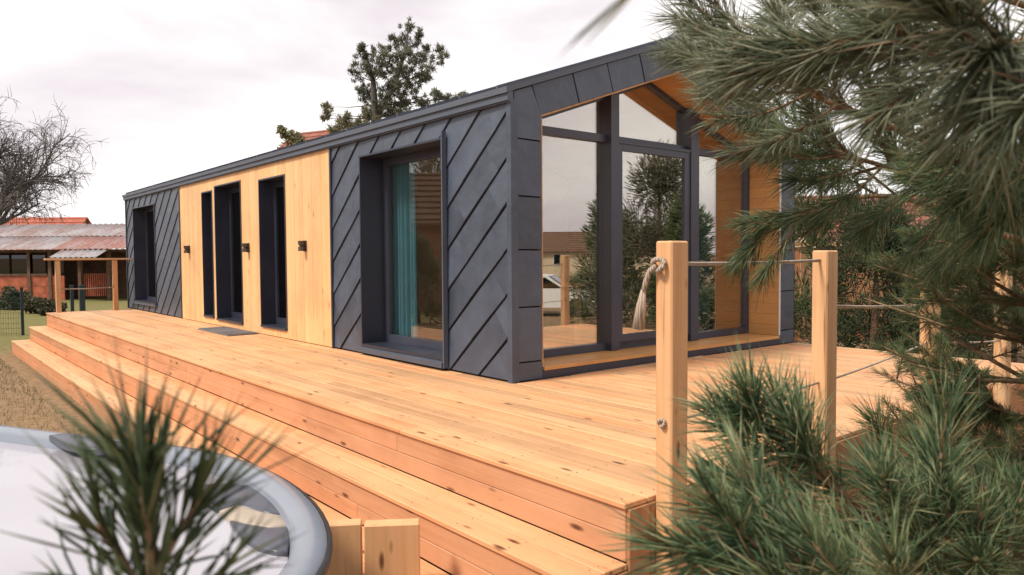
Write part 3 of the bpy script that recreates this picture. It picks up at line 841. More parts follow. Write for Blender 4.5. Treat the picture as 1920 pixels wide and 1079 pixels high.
def pillow(cpx, name, mat, zt, zb_=None):             # padded headrest lying against the inner rim
    top = [on(px, py, 2, zt) for px, py in cpx]
    c = sum(top, Vector())/len(top)
    m_ = MB(); k = len(top)
    rings_ = [(1.0, -.03), (1.0, 0.004), (.93, .012), (.6, .018)]
    for s_, dz in rings_:
        for p in top: m_.v.append(tuple(c+(p-c)*s_+Vector((0, 0, dz))))
    for r_ in range(3):
        for i in range(k): j = (i+1) % k; m_.f.append([r_*k+i, r_*k+j, (r_+1)*k+j, (r_+1)*k+i])
    m_.f.append([3*k+i for i in range(k)]); m_.mi = [0]*len(m_.f)
    return put(m_.build(name, mat, None, True), TUB)
c6 = lambda pts: [(x/2.459, 640+y/2.459) for x, y in pts]
zp = TZ-.045
pillow(c6([(850, 690), (940, 668), (1040, 664), (1130, 672), (1200, 695), (1255, 735), (1290, 775), (1312, 815), (1210, 795), (1080, 760), (1000, 785), (920, 735)]), 'headrest', M_PILLOW, zp)
pillow(c6([(1085, 764), (1210, 799), (1315, 819), (1334, 862), (1240, 868), (1130, 850), (1055, 830), (1010, 790)]), 'headrest_band', M_PILLOWB, zp-.004)
pillow(c6([(1060, 836), (1130, 855), (1240, 872), (1335, 868), (1338, 920), (1325, 985), (1260, 978), (1190, 960), (1120, 915)]), 'headrest', M_PILLOW, zp)
pillow([(92, 819), (120, 815), (175, 824), (240, 834), (225, 842), (170, 846), (125, 836)], 'headrest', M_PILLOW, TZ+.012)

# upright boards standing between tub and steps
BX = thing('tub_screen', 'low screen of two upright larch boards between tub and steps', 'screen', tuple(on(706, 985, 2, GZ)))
zt_ = -.22
for (pa, pb) in ((600, 677), (682, 786)):
    a, b = on(pa, 987, 2, zt_), on(pb, 983, 2, zt_)
    d = (b-a); d.z = 0; w_ = d.length; d.normalize(); nb = Vector((-d.y, d.x, 0))
    if nb.dot(FWD) < 0: nb = -nb
    c = (a+b)/2+nb*.045
    o = obj('upright_board', chamfer(w_, .09, zt_-GZ, .006, M_POST, 'upright_board'), None)
    o.rotation_euler = (0, 0, math.atan2(d.y, d.x)); o.location = (c.x, c.y, (zt_+GZ)/2)
    o.parent = BX; o.location -= Vector(BX.location)

#TREES#
# ------------------------------------------------------------------ background left
def frame_at(px, d, z=GZ, turn=0.0):
    """ground point d metres away along a pixel column, and the heading that faces the camera"""
    p = at(px, 490, d); h = math.atan2(RGT.y, RGT.x)+turn
    return Vector((p.x, p.y, z)), h
def local_thing(name, label, cat, px, d, turn=0.0, group=None):
    p, h = frame_at(px, d, GZ, turn); t = thing(name, label, cat, p, group); t.rotation_euler = (0, 0, h); return t

def rust_mat(name, grey, rust, bias):
    M_ = Mat(name)
    n1 = M_.noise(M_.coord((1, .35, 1), 19.0), 1.3, 6, .65)
    c = M_.ramp(n1, [(bias-.12, grey), (bias+.12, rust)])
    n2 = M_.noise(M_.coord((1, 1, 1), 7.0), 7, 4)
    M_.color(M_.mix(.4, c, M_.ramp(n2, [(.3, [k*.6 for k in rust]), (.7, grey)])))
    return M_.set(.6, 0, .3)
M_SHEETG = rust_mat('grey_sheet', (.34, .33, .35), (.22, .12, .095), .52)
M_SHEETR = rust_mat('rusty_sheet', (.34, .30, .31), (.27, .095, .065), .38)
BARN = local_thing('old_barn', 'low red timber barn with a rusty corrugated roof beyond the lawn', 'barn', 0, 38, -.06)
m_ = MB(); m_.box(-9, 9.5, 2.9, 3.0, 0, 2.5); m_.build('back_wall', M_TIMBER, BARN)
for k in range(16):
    x = -9+k*.95
    if x > 2.4: break
    m_ = MB()
    m_.box(x, x+.945, .0, .06, 0, .34); m_.build('wall_panel', M_REDWOOD, BARN)
    m_ = MB(); m_.box(x, x+.945, .0, .06, .35, .70); m_.build('wall_panel', M_REDWOOD, BARN)
    m_ = MB(); m_.box(x, x+.945, .0, .06, .71, 1.25); m_.build('wall_panel', M_REDWOOD, BARN)
    m_ = MB(); m_.box(x+.08, x+.9, .05, .08, 1.36, 2.3); m_.build('window_pane', M_GLASSD, BARN)
m_ = MB(); m_.box(-9, 2.5, -.05, .10, 1.26, 1.35); m_.build('sill_beam', M_TIMBER, BARN)
for x in (-6.2, -3.4, -.6, 1.45, 2.55, 4.1, 5.6, 7.4):
    m_ = MB(); m_.box(x, x+.16, -.06, .099 if x > 2.4 else -.0505, 0, 2.42); m_.build('post', M_TIMBER, BARN)
for k in range(12):
    m_ = MB(); m_.box(4.3+k*.11, 4.35+k*.11, .1, .14, .2, 1.35); m_.build('lattice_slat', M_REDWOOD, BARN)
m_ = MB(); m_.box(-9, 9.5, -.08, .1, 2.425, 2.56); m_.build('eave_beam', M_TIMBER, BARN)
def corr(w, y0, z0, y1, z1, mat, parent, x, name='roof_sheet'):
    m_ = MB(); n = 12; b = 0
    for yy, zz in ((y0, z0), (y1, z1)):
        for dz in (0, -.012):
            for i in range(n+1): m_.v.append((x+w*i/n, yy, zz+.03*math.sin(i/n*2*math.pi*3)+dz))
    s = n+1
    for i in range(n):
        m_.f += [[i, i+1, 2*s+i+1, 2*s+i], [s+i+1, s+i, 3*s+i, 3*s+i+1], [i+1, i, s+i, s+i+1], [2*s+i, 2*s+i+1, 3*s+i+1, 3*s+i]]
    m_.mi = [0]*len(m_.f)
    return m_.build(name, mat, parent, True)
for k in range(20):
    x = -9+k*.93
    corr(.95, -.5, 2.58+.004*(k % 2), 1.7, 3.30+.004*(k % 2), M_SHEETR if k > 12 else M_SHEETG, BARN, x)
    corr(.95, 1.6, 3.30+.004*(k % 2), 3.9, 4.02+.004*(k % 2), M_SHEETR if k > 15 else M_SHEETG, BARN, x)
for k in range(3): corr(.8, -1.5, 2.16, -.4, 2.57, M_SHEETG, BARN, 3.6+k*.79, 'porch_sheet')

def gable_house(t, w, d, eave, ridge, wm, rm, wins=(), along=True, chim=None):
    """ridge along local x; local origin at the middle of the near wall"""
    m_ = MB(); m_.box(-w/2, w/2, 0, d, 0, eave)
    m_.prism([(w/2-.001, 0, eave), (w/2-.001, d, eave), (w/2-.001, d/2, ridge-.15)], [(-w/2+.001, 0, eave), (-w/2+.001, d, eave), (-w/2+.001, d/2, ridge-.15)])
    m_.build('wall', wm, t)
    s = (ridge-eave)/(d/2)
    for sg in (0, 1):
        ya, za = (-.4, eave-.4*s) if not sg else (d+.4, eave-.4*s)
        m_ = MB(); m_.prism([(w/2+.3, ya, za+.02), (w/2+.3, d/2, ridge+.02), (w/2+.3, d/2, ridge-.12), (w/2+.3, ya, za-.12)],
                            [(-w/2-.3, ya, za+.02), (-w/2-.3, d/2, ridge+.02), (-w/2-.3, d/2, ridge-.12), (-w/2-.3, ya, za-.12)])
        R_ = m_.build('roof', rm, t)
        for k in range(9):
            f = (k+.5)/9; y = ya+(d/2-ya)*f; z = za+(ridge-za)*f
            m_ = MB(); m_.box(-w/2-.3, w/2+.3, y-.03, y+.03, z+.021, z+.06); m_.build('tile_course', rm, R_)
    if chim:
        m_ = MB(); m_.box(chim-.3, chim+.3, d/2+.2, d/2+.8, ridge-.8, ridge+.8); m_.build('chimney', M_BRICKY, t)
    for x, z, ww, hh in wins:
        m_ = MB(); m_.box(x-ww/2, x+ww/2, -.05, .03, z, z+.06); m_.box(x-ww/2, x+ww/2, -.05, .03, z+hh-.06, z+hh)
        for e_ in (-ww/2, -.03, ww/2-.06): m_.box(x+e_, x+e_+.06, -.049, .029, z+.061, z+hh-.061)
        f = m_.build('window', M_WHITEP, t)
        m_ = MB(); m_.box(x-ww/2+.01, x+ww/2-.01, -.02, -.008, z+.01, z+hh-.01); m_.build('pane', M_GLASSD, f)
    return t
gable_house(local_thing('neighbour_house', 'house with a weathered red tiled roof rising behind the barn', 'house', -10, 62, .03), 11, 7, 3.0, 5.75, M_PLASTER, M_TILE_R, [(-2, 1, 1.2, 1.3), (2, 1, 1.2, 1.3)])
t = local_thing('tall_house', 'house with a steep red roof peeking over the roofline of the modular house', 'house', 536, 45, -.5)
gable_house(t, 3.4, 5.5, 7.6, 10.0, M_PLASTER, M_TILE_D, [(0, 3.5, 1.2, 1.3)])

# fences and posts on the lawn
FEN = thing('wire_fence', 'dark metal post and wire fence beyond the end of the steps', 'fence', tuple(on(43, 630, 2, GZ)))
p0 = on(43, 630, 2, GZ); p1 = on(-260, 642, 2, GZ); dv = (p1-p0)
for k in range(2):
    q = p0+dv*k
    m_ = MB(); m_.box(q.x-.035, q.x+.035, q.y-.035, q.y+.035, GZ, GZ+1.28); m_.box(q.x-.045, q.x+.045, q.y-.045, q.y+.045, GZ+1.281, GZ+1.31)
    put(m_.build('post', M_POSTG, None), FEN)
m_ = MB()
for k in range(9):
    z = GZ+.06+k*.14; m_.tube([tuple(p0+Vector((0, 0, z-GZ))), tuple(p1+Vector((0, 0, z-GZ)))], .004, 4)
for k in range(60):
    q = p0+dv*((k+.5)/60); m_.tube([(q.x, q.y, GZ+.02), (q.x, q.y, GZ+1.22)], .003, 4)
put(m_.build('wire', M_POSTG, None), FEN)['kind'] = 'stuff'
for px, lab in ((133, 'slim dark fence post standing on the lawn near the far railing'), (152, 'thicker dark fence post standing on the lawn near the far railing')):
    q = at(px, 490, 26); w_ = .05 if px == 133 else .08
    t = thing('fence_post', lab, 'post', (q.x, q.y, GZ), 'dark posts on the lawn')
    m_ = MB(); m_.box(-w_, w_, -w_, w_, 0, 1.12); m_.build('shaft', M_POSTG, t)
    m_ = MB(); m_.box(-w_-.015, w_+.015, -w_-.015, w_+.015, 1.121, 1.16); m_.build('cap', M_POSTG, t)

# ------------------------------------------------------------------ plants
def blob(n, rx, ry, rz_, shell=.55):
    d = nrg.normal(size=(n, 3)); d /= np.linalg.norm(d, axis=1)[:, None]
    r = nrg.uniform(shell, 1, (n, 1))**.7
    return d*r*np.array([rx, ry, rz_]), d
def bush(name, label, cat, p, r, h, mat, n=2600, leaf=.05, lumps=9, group=None):
    t = thing(name, label, cat, (p.x, p.y, GZ), group)
    m_ = MB()
    pts = []
    for k in range(lumps):
        a = rng.uniform(0, 6.28); rr = rng.uniform(.1, .75)*r; cz = h*rng.uniform(.22, .78)*(1-.35*rr/r)
        c = np.array([rr*math.cos(a), rr*math.sin(a), cz]); s_ = rng.uniform(.28, .5)*min(r, h)
        q, _ = blob(n//lumps, s_, s_, s_*.9, .3); q += c; q[:, 2] = np.abs(q[:, 2]); pts.append(q)
        m_.tube([(0, 0, 0), tuple(c*np.array([.4, .4, .55])), tuple(c)], [.03, .02, .008], 5)
    m_.build('stem', M_GREYBARK, t); leaves('foliage', np.concatenate(pts), leaf, mat, t)
    return t
for px, d, r, h, lab in ((15, 31, 1.2, 1.0, 'dark green clipped bush against the red barn wall'), (72, 29, .85, .62, 'low brownish bush on the lawn beside the fence post'),
                         (98, 28, .6, .5, 'small grey brown bush left of the far railing post')):
    bush('bush', lab, 'bush', at(px, 490, d), r, h, N_HEDGE if px == 15 else N_SHRUB, 2600, .07, 9, 'bushes on the lawn by the barn')

def evergreen(label, px, d, r, h, mat, n=5000, ln=.16, group=None, w=.02):
    p = at(px, 490, d); t = thing('evergreen_tree', label, 'tree', (p.x, p.y, GZ), group)
    m_ = MB(); m_.tube([(0, 0, 0), (.03, .02, h*.5), (0, 0, h*.95)], [.09, .05, .01], 7); m_.build('trunk', M_BARK, t)
    nc = 46; B_, D_ = [], []
    for k in range(nc):
        f = rng.random(); z = h*(.04+.93*f); rr = r*(1-f**1.7)**.75*rng.uniform(.45, 1.05)+.05; a = rng.uniform(0, 6.28)
        c = np.array([rr*math.cos(a), rr*math.sin(a), z]); q, dd = blob(n//nc, .34*r, .34*r, .42*r, .2)
        B_.append(q+c); D_.append(dd+np.array([.5*math.cos(a), .5*math.sin(a), .9]))
    blades('crown', np.concatenate(B_), np.concatenate(D_), nrg.uniform(.5, 1.2, sum(map(len, B_)))*ln, w, (0, 0, 0), mat, t)
G_ = 'evergreens beyond the gable end of the deck'
evergreen('dark broad evergreen behind the second railing post', 1640, 13.5, 1.35, 2.7, N_HEDGE, 9000, .16, G_)
evergreen('slim bright evergreen beside the right corner of the house', 1535, 14.5, .72, 5.0, N_DEEP, 6000, .16, G_)
evergreen('dark evergreen with a rounded top behind the third railing post', 1745, 14.5, 1.2, 2.3, N_HEDGE, 7000, .16, G_)
evergreen('deep green evergreen at the right end of the board fence', 1900, 13.5, 1.5, 2.3, N_HEDGE, 7000, .16, G_)
evergreen('tall evergreen standing far behind the board fence', 1850, 30, 2.4, 7.0, N_DEEP, 7000, .3, G_, .04)

# board fence and brick house on the right
FB = local_thing('board_fence', 'weathered board fence with a top rail coloured as lit behind the evergreens', 'fence', 1760, 17, -.12)
for k in range(40):
    m_ = MB(); m_.box(-4+k*.2, -4+k*.2+.188, 0, .025, .05, 2.2+.015*(k % 3)); m_.build('board', M_ENDB, FB)
m_ = MB(); m_.box(-4.05, 4.05, -.05, .08, 2.235, 2.34); m_.build('top_rail', M_RAILW, FB)  # brighter larch than the boards paints the light on the rail
for k in range(5):
    m_ = MB(); m_.box(-4+k*1.98, -3.9+k*1.98, .03, .13, 0, 2.22); m_.build('post', M_POST, FB)
gable_house(local_thing('brick_house', 'brick house with a red roof half hidden behind the pine branches', 'house', 1800, 34, -.1), 12, 7, 2.9, 5.0, M_PLASTER, M_TILE_D, [(-3.2, 1.3, 1.2, 1.1), (0, 1.3, 1.2, 1.1), (3, 1.3, 1.2, 1.1)], True, 2.5)

# bare tree at the left edge
def bare_tree():
    base = at(-24, 490, 46); t = thing('bare_tree', 'leafless spreading tree in front of the pale sky beside the barn', 'tree', (base.x, base.y, GZ))
    r = random.Random(5); tr = MB(); tw = MB()
    H = Vector((RGT.x, RGT.y, 0)).normalized()
    def grow(p, d, ln, rad, lv):
        pts, k = [p.copy()], 4; q = p.copy(); dd = d.copy()
        for i in range(k):
            dd = (dd+Vector((r.gauss(0, .16), r.gauss(0, .16), r.gauss(.0, .13)-(.05 if lv > 2 else -.02)))).normalized()
            q = q+dd*ln/k; pts.append(q.copy())
        mb = tr if lv < 1 else tw
        mb.tube(pts, [rad*(1-.5*i/k) for i in range(k+1)], 7 if lv < 2 else 3 if lv > 3 else 5, cap=False)
        if lv >= 6: return
        n = [6, 5, 4, 4, 3, 3][lv]
        for j in range(n):
            f = .35+.65*(j+r.random())/n; i = min(k-1, int(f*k)); s_ = pts[i].lerp(pts[i+1], f*k-i)
            ax = Vector((r.gauss(0, 1), r.gauss(0, 1), r.gauss(0, 1))).cross(dd).normalized()
            nd = (dd*.75+ax*r.uniform(.5, 1.0)+(H*.12 if lv == 0 else Vector())+Vector((0, 0, .32 if lv < 3 else .1))).normalized()
            grow(s_, nd, ln*r.uniform(.55, .8), max(.0135, rad*.52), lv+1)
    grow(Vector((0, 0, 0)), (Vector((0, 0, 1))+H*.06).normalized(), 5.3, .36, 0)
    t.scale = (1, 1, 1.22); tr.build('trunk', M_GREYBARK, t, True); b = tw.build('branches', M_GREYBARK, t, True); b['kind'] = 'stuff'
bare_tree()

# pine behind the house: clumps of foliage on their limbs
def far_pine():
    D = 26.0
    c4 = lambda x, y: (480+x/3.596, 20+y/3.596)
    base = at(706, 490, D); t = thing('pine_tree', 'tall open pine with grey green clumps behind the roof', 'tree', (base.x, base.y, GZ))
    cl = [(1035, 110, 22), (1030, 160, 34), (1000, 215, 42), (1085, 215, 34), (1108, 165, 18), (712, 235, 20), (715, 265, 22), (735, 320, 42), (685, 385, 34), (672, 420, 22), (840, 270, 38), (925, 250, 38), (930, 205, 18), (860, 335, 55), (960, 330, 55),
          (1045, 300, 50), (1120, 320, 46), (1155, 265, 16), (1245, 265, 22), (1225, 305, 36), (1255, 330, 26), (1165, 385, 36), (770, 410, 55), (850, 425, 60), (955, 420, 60), (1055, 410, 56), (1120, 440, 40), (1150, 470, 22), (715, 505, 40), (700, 545, 22), (760, 585, 42), (745, 620, 30),
          (870, 530, 52), (955, 510, 60), (1055, 500, 52), (880, 610, 62), (970, 640, 64), (1070, 600, 46), (920, 690, 56), (1000, 690, 40), (1130, 625, 34), (1220, 600, 42), (1215, 560, 16), (1290, 610, 36), (1345, 590, 30), (1395, 580, 18), (1150, 650, 34)]
    cy = [(790, 690, 50), (725, 715, 45), (760, 760, 44), (830, 720, 36), (560, 785, 52), (520, 810, 36), (620, 765, 46), (680, 780, 40), (480, 690, 30), (472, 650, 14), (470, 730, 24), (610, 730, 22)]
    m_ = MB()
    top = at(*c4(1035, 95), D+.1)-base+Vector((0, 0, 0)); O = Vector((base.x, base.y, GZ))
    tp = [Vector((0, 0, 0)), at(*c4(800, 640), D)-O, at(*c4(790, 480), D)-O, at(*c4(745, 300), D)-O]
    m_.tube(tp, [.22, .13, .09, .03], 8)
    lead = [at(*c4(800, 720), D)-O, at(*c4(930, 520), D+.2)-O, at(*c4(1000, 300), D+.2)-O, at(*c4(1032, 110), D)-O]
    m_.tube(lead, [.11, .09, .05, .015], 7)
    m_.build('trunk', M_GREYBARK, t, True)
    br = MB()
    for grp, mat, nm in ((cl, N_FAR, 'crown'), (cy, N_FARY, 'low_foliage')):
        B_, D_ = [], []
        for x, y, r_ in grp:
            r_ = r_/3.596*D/FPX
            c = at(*c4(x, y), D+rng.uniform(-.9, .9))-O
            src = min(tp[1:]+lead, key=lambda q: (q-c).length+(2 if q.z > c.z else 0))
            br.tube([src, src.lerp(c, .5)+Vector((0, 0, -.05)), c], [.022, .014, .006], 5)
            for k in range(max(7, int((r_/.062)**2))):         # tufts: needles fanning up and out from a twig end
                q = np.array(c)+nrg.normal(size=3)*r_*.55
                n_ = 26
                ax = (q-np.array(c))/max(r_, .01)*.5+np.array([0, 0, .8])
                B_.append(np.repeat(q[None], n_, 0)+nrg.normal(size=(n_, 3))*.035); D_.append(ax+nrg.normal(size=(n_, 3))*.75)
        n_ = sum(map(len, B_))
        blades(nm, np.concatenate(B_), np.concatenate(D_), nrg.uniform(.09, .19, n_), .019, (0, 0, 0), mat, t)
    br.build('limbs', M_GREYBARK, t, True)['kind'] = 'stuff'
far_pine()
def small_tree():
    D = 38; b = at(536, 490, D); t = thing('small_tree', 'small yellowish tree top in front of the steep red roof', 'tree', (b.x, b.y, GZ)); O = Vector((b.x, b.y, GZ))
    m_ = MB(); top = at(540, 262, D)-O; m_.tube([(0, 0, 0), top*.6, top], [.13, .09, .02], 7); m_.build('trunk', M_GREYBARK, t)
    pts = []
    for px, py, r_ in ((527, 245, 9), (535, 252, 12), (548, 258, 14), (560, 262, 12), (566, 270, 12), (552, 272, 16), (540, 285, 20), (560, 300, 26)):
        q, _ = blob(160, r_*D/FPX, r_*D/FPX, r_*D/FPX, .1); pts.append(q+np.array(at(px, py, D)-O))
    leaves('crown', np.concatenate(pts), .11, N_FARY, t)
small_tree()

# ------------------------------------------------------------------ long needled pines near the camera
class Fol:
    def __init__(s): s.B, s.D, s.L, s.W, s.Bd = [], [], [], [], []
    def shoot(s, pts, n, ln, w, t0=.1, spread=(22, 58), droop=.10, jl=.2):
        P_ = np.array([tuple(p) for p in pts]); seg = np.linalg.norm(np.diff(P_, axis=0), axis=1); cum = np.r_[0, np.cumsum(seg)]
        tt = t0+(1-t0)*nrg.random(n)**.8; s_ = tt*cum[-1]
        i = np.clip(np.searchsorted(cum, s_, 'right')-1, 0, len(seg)-1); f = ((s_-cum[i])/seg[i])[:, None]
        pos = P_[i]*(1-f)+P_[i+1]*f; ax = (P_[i+1]-P_[i])/seg[i][:, None]
        r_ = nrg.normal(size=(n, 3)); r_ -= ax*(r_*ax).sum(1)[:, None]; r_ /= np.linalg.norm(r_, axis=1)[:, None]
        th_ = np.radians(nrg.uniform(spread[0], spread[1], n)*(1.15-.55*tt))[:, None]
        d = ax*np.cos(th_)+r_*np.sin(th_)
        L_ = ln*nrg.uniform(1-jl, 1+jl, n)
        s.B.append(pos); s.D.append(d); s.L.append(L_); s.W.append(w*nrg.uniform(.75, 1.25, n))
        s.Bd.append(nrg.normal(size=(n, 3))*(L_*.10)[:, None]+np.array([0, 0, -1])*(L_*droop*nrg.uniform(.3, 1.6, n))[:, None])
    def build(s, mat, parent, off, name='needles'):
        B_ = np.concatenate(s.B)-np.array(off)
        return blades(name, B_, np.concatenate(s.D), np.concatenate(s.L), np.concatenate(s.W), np.concatenate(s.Bd), mat, parent)
def curve(pts, n=4):
    """smooth a polyline"""
    P_ = [Vector(p) for p in pts]
    out_ = []
    for i in range(len(P_)-1):
        a, b, c, d = P_[max(i-1, 0)], P_[i], P_[i+1], P_[min(i+2, len(P_)-1)]
        for k in range(n):
            t_ = k/n
            out_.append(.5*((2*b)+(c-a)*t_+(2*a-5*b+4*c-d)*t_**2+(3*b-a-3*c+d)*t_**3))
    out_.append(P_[-1]); return out_
def pine_branch(tree, path, mat, nl, w, extra, nside, sl, rad=.012, dens=1.0, start=.25, droop=.10, seed=0, cone=(.55, 1.05), up=.15, tint=None):
    r = random.Random(seed); O = tree.location
    pts = curve([at(*q) for q in path]); k = len(pts)
    m_ = MB(); m_.tube([p-O for p in pts], [rad*(1-.75*i/(k-1)) for i in range(k)], 7)
    F = Fol()
    F.shoot(pts[int(k*.72):], int(150*dens), nl, w, 0, (20, 55), droop)
    shoots = []
    for j in range(nside):
        f = start+(1-start)*(j+r.random())/nside; i = min(k-2, int(f*(k-1))); p = pts[i].lerp(pts[i+1], f*(k-1)-i); ax = (pts[i+1]-pts[i]).normalized()
        v = Vector((r.gauss(0, 1), r.gauss(0, 1), r.gauss(0, 1))); v = (v-ax*v.dot(ax)).normalized()
        d = (ax+v*r.uniform(*cone)+Vector((0, 0, up))).normalized(); L_ = sl*r.uniform(.6, 1.25)*(1.1-.35*f)
        shoots.append([p, p+d*L_*.5+Vector((0, 0, -.004)), p+d*L_+Vector((0, 0, .02*up))])
    for q in extra: shoots.append(curve([at(*e_) for e_ in q], 3))
    for s_ in shoots:
        m_.tube([p-O for p in s_], [rad*.42]+[rad*.3]*(len(s_)-2)+[rad*.16], 5)
        ln_ = sum((b-a).length for a, b in zip(s_, s_[1:]))
        F.shoot(s_, int(dens*(40+ln_*520)), nl, w, .22, (20, 58), droop)
        e_ = s_[-1]-O; dd = (s_[-1]-s_[-2]).normalized(); m_.tube([e_, e_+dd*.006, e_+dd*.016], [.0018, .0042, .0008], 6)
    b = m_.build('branch', M_TWIG, tree, True)
    F.build(mat, b, O)
    return b
NP = at(2330, 560, 2.0)
NEAR = thing('near_pine', 'long needled pine whose branches hang over the gable end and the railing', 'tree', (NP.x, NP.y, GZ))
m_ = MB(); tp = curve([Vector((0, 0, -.02)), Vector((.02, .01, 1.2)), Vector((-.02, .0, 2.4)), Vector((0, .02, 3.6))])
m_.tube(tp, [.085*(1-.8*i/(len(tp)-1)) for i in range(len(tp))], 10); m_.build('trunk', M_BARK, NEAR, True)
# upper boughs
pine_branch(NEAR, [(2330, 470, 2.0), (1950, 340, 1.75), (1660, 235, 1.7), (1520, 175, 1.7), (1425, 105, 1.75), (1360, 55, 1.8)], N_OLIVE, .085, .0022,
            [[(1500, 165, 1.7), (1380, 150, 1.72), (1298, 105, 1.75)], [(1425, 105, 1.75), (1330, 60, 1.8)], [(1520, 175, 1.7), (1430, 215, 1.65), (1350, 225, 1.6)], [(1586, 205, 1.7), (1490, 90, 1.7), (1450, 20, 1.7)], [(1660, 235, 1.7), (1548, 60, 1.65), (1510, -30, 1.6)],
             [(1490, 160, 1.7), (1410, 190, 1.72), (1340, 175, 1.75)], [(1567, 200, 1.68), (1470, 260, 1.6), (1390, 285, 1.6)]], 20, .25, .011, .95, .3, .08, 1)
pine_branch(NEAR, [(2330, 300, 2.0), (2000, 190, 1.35), (1800, 120, 1.15), (1640, 60, 1.1)], N_OLIVE, .11, .0026, [[(1800, 120, 1.15), (1700, 180, 1.1), (1640, 220, 1.1)], [(1900, 150, 1.2), (1740, 20, 1.1), (1660, -40, 1.1)]], 14, .24, .011, .9, .3, .12, 2)
pine_branch(NEAR, [(2330, 520, 2.0), (1933, 420, 2.0), (1725, 335, 2.0), (1583, 290, 2.0), (1475, 250, 2.05)], N_GREEN, .085, .0022,
            [[(1583, 290, 2.0), (1515, 300, 1.95), (1450, 275, 1.95)], [(1658, 310, 2.0), (1591, 370, 1.9), (1515, 400, 1.9)], [(1625, 300, 2), (1565, 330, 1.95), (1485, 340, 1.95)], [(1725, 335, 2.0), (1658, 400, 1.95), (1608, 440, 1.95)]], 20, .22, .012, .9, .28, .14, 3)
pine_branch(NEAR, [(2330, 570, 2.1), (1907, 450, 2.1), (1705, 375, 2.15), (1586, 375, 2.2), (1490, 415, 2.2), (1420, 440, 2.25)], N_GREEN, .080, .0021,
            [[(1705, 375, 2.15), (1646, 410, 2.1), (1620, 450, 2.1)], [(1789, 400, 2.1), (1730, 450, 2.05), (1705, 480, 2.05)], [(1865, 430, 2.1), (1789, 470, 2.0), (1755, 500, 2.0)]], 12, .20, .011, .9, .3, .22, 4, (.4, .8), -.1)
pine_branch(NEAR, [(2250, 60, 1.2), (2060, 40, .95), (1940, 70, .85), (1850, 100, .8)], N_OLIVE, .125, .0030, [[(2060, 40, .95), (1980, 150, .8), (1930, 200, .75)]], 6, .16, .009, .8, .3, .15, 5)
pine_branch(NEAR, [(2300, 620, 1.6), (2080, 380, 1.45), (1960, 330, 1.4), (1840, 330, 1.4)], N_GREEN, .10, .0024, [[(1960, 330, 1.4), (1880, 400, 1.35), (1840, 440, 1.35)]], 10, .22, .010, 1.0, .3, .2, 6)
pine_branch(NEAR, [(2300, 120, 1.8), (1980, 30, 1.8), (1760, -40, 1.85), (1560, -60, 1.9)], N_OLIVE, .09, .0022, [[(1760, -40, 1.85), (1640, 40, 1.8), (1560, 80, 1.8)], [(1850, 0, 1.8), (1720, 120, 1.8), (1640, 170, 1.8)], [(1650, -50, 1.85), (1500, 20, 1.85), (1440, 40, 1.85)]], 14, .28, .011, .9, .25, .15, 7)
# lower boughs
pine_branch(NEAR, [(2325, 1365, 1.6), (1975, 1145, 1.35), (1770, 1040, 1.25), (1640, 965, 1.2), (1510, 875, 1.2), (1420, 785, 1.2)], N_GREEN, .095, .0024,
            [[(1510, 875, 1.2), (1470, 800, 1.2), (1455, 752, 1.2)], [(1430, 800, 1.2), (1400, 770, 1.18)], [(1600, 940, 1.2), (1450, 920, 1.12), (1350, 895, 1.08)], [(1660, 980, 1.22), (1655, 930, 1.2), (1650, 895, 1.2)], [(1770, 1040, 1.25), (1780, 980, 1.22), (1778, 930, 1.2)],
             [(1540, 895, 1.2), (1470, 865, 1.18), (1410, 845, 1.15)], [(1640, 965, 1.2), (1520, 985, 1.1), (1400, 965, 1.05)]], 12, .14, .009, .85, .28, .04, 8, (.4, .8), .12)
pine_branch(NEAR, [(2160, 1445, 1.2), (1860, 1275, 1.0), (1650, 1155, .95), (1520, 1085, .92), (1410, 1030, .92)], N_GREEN, .095, .0024,
            [[(1650, 1155, .95), (1560, 1065, .9), (1520, 1010, .9)], [(1520, 1085, .92), (1410, 1075, .9), (1335, 1045, .9)], [(1590, 1125, .93), (1480, 1135, .88), (1390, 1125, .86)], [(1730, 1195, .97), (1690, 1105, .92), (1670, 1045, .9)]], 8, .14, .008, .8, .3, .05, 9, (.4, .8), .2)
pine_branch(NEAR, [(2250, 1080, 1.9), (1960, 985, 1.75), (1800, 930, 1.7), (1690, 900, 1.7)], N_SHRUB if False else N_DEEP, .10, .0023, [[(1800, 930, 1.7), (1760, 890, 1.7), (1745, 860, 1.7)]], 10, .22, .010, .9, .2, .1, 10, (.4, .9), .2)
pine_branch(NEAR, [(2100, 1360, 1.5), (1880, 1130, 1.3), (1790, 1020, 1.25), (1750, 950, 1.25)], N_GREEN, .11, .0022, [[(1880, 1130, 1.3), (1860, 1000, 1.25), (1850, 930, 1.25)]], 9, .18, .009, .7, .2, .08, 11, (.4, .9), .2)

# one twig hanging close to the lens, its needles a blurred streak against the sky
pb = curve([at(1560, -420, .42), at(1330, -150, .34), at(1215, -45, .31)], 4); O = NEAR.location
m_ = MB(); m_.tube([p-O for p in pb], [.003-.0018*i/(len(pb)-1) for i in range(len(pb))], 6); b = m_.build('branch', M_TWIG, NEAR, True)
F = Fol()
for qx, qy in ((1042, 112), (1060, 88), (1090, 92)):
    v = at(qx, qy, .30)-pb[-1]; F.B.append(np.array([tuple(pb[-1])])); F.D.append(np.array([tuple(v)])); F.L.append(np.array([v.length])); F.W.append(np.array([.0022])); F.Bd.append(np.zeros((1, 3)))
F.build(N_OLIVE, b, O)

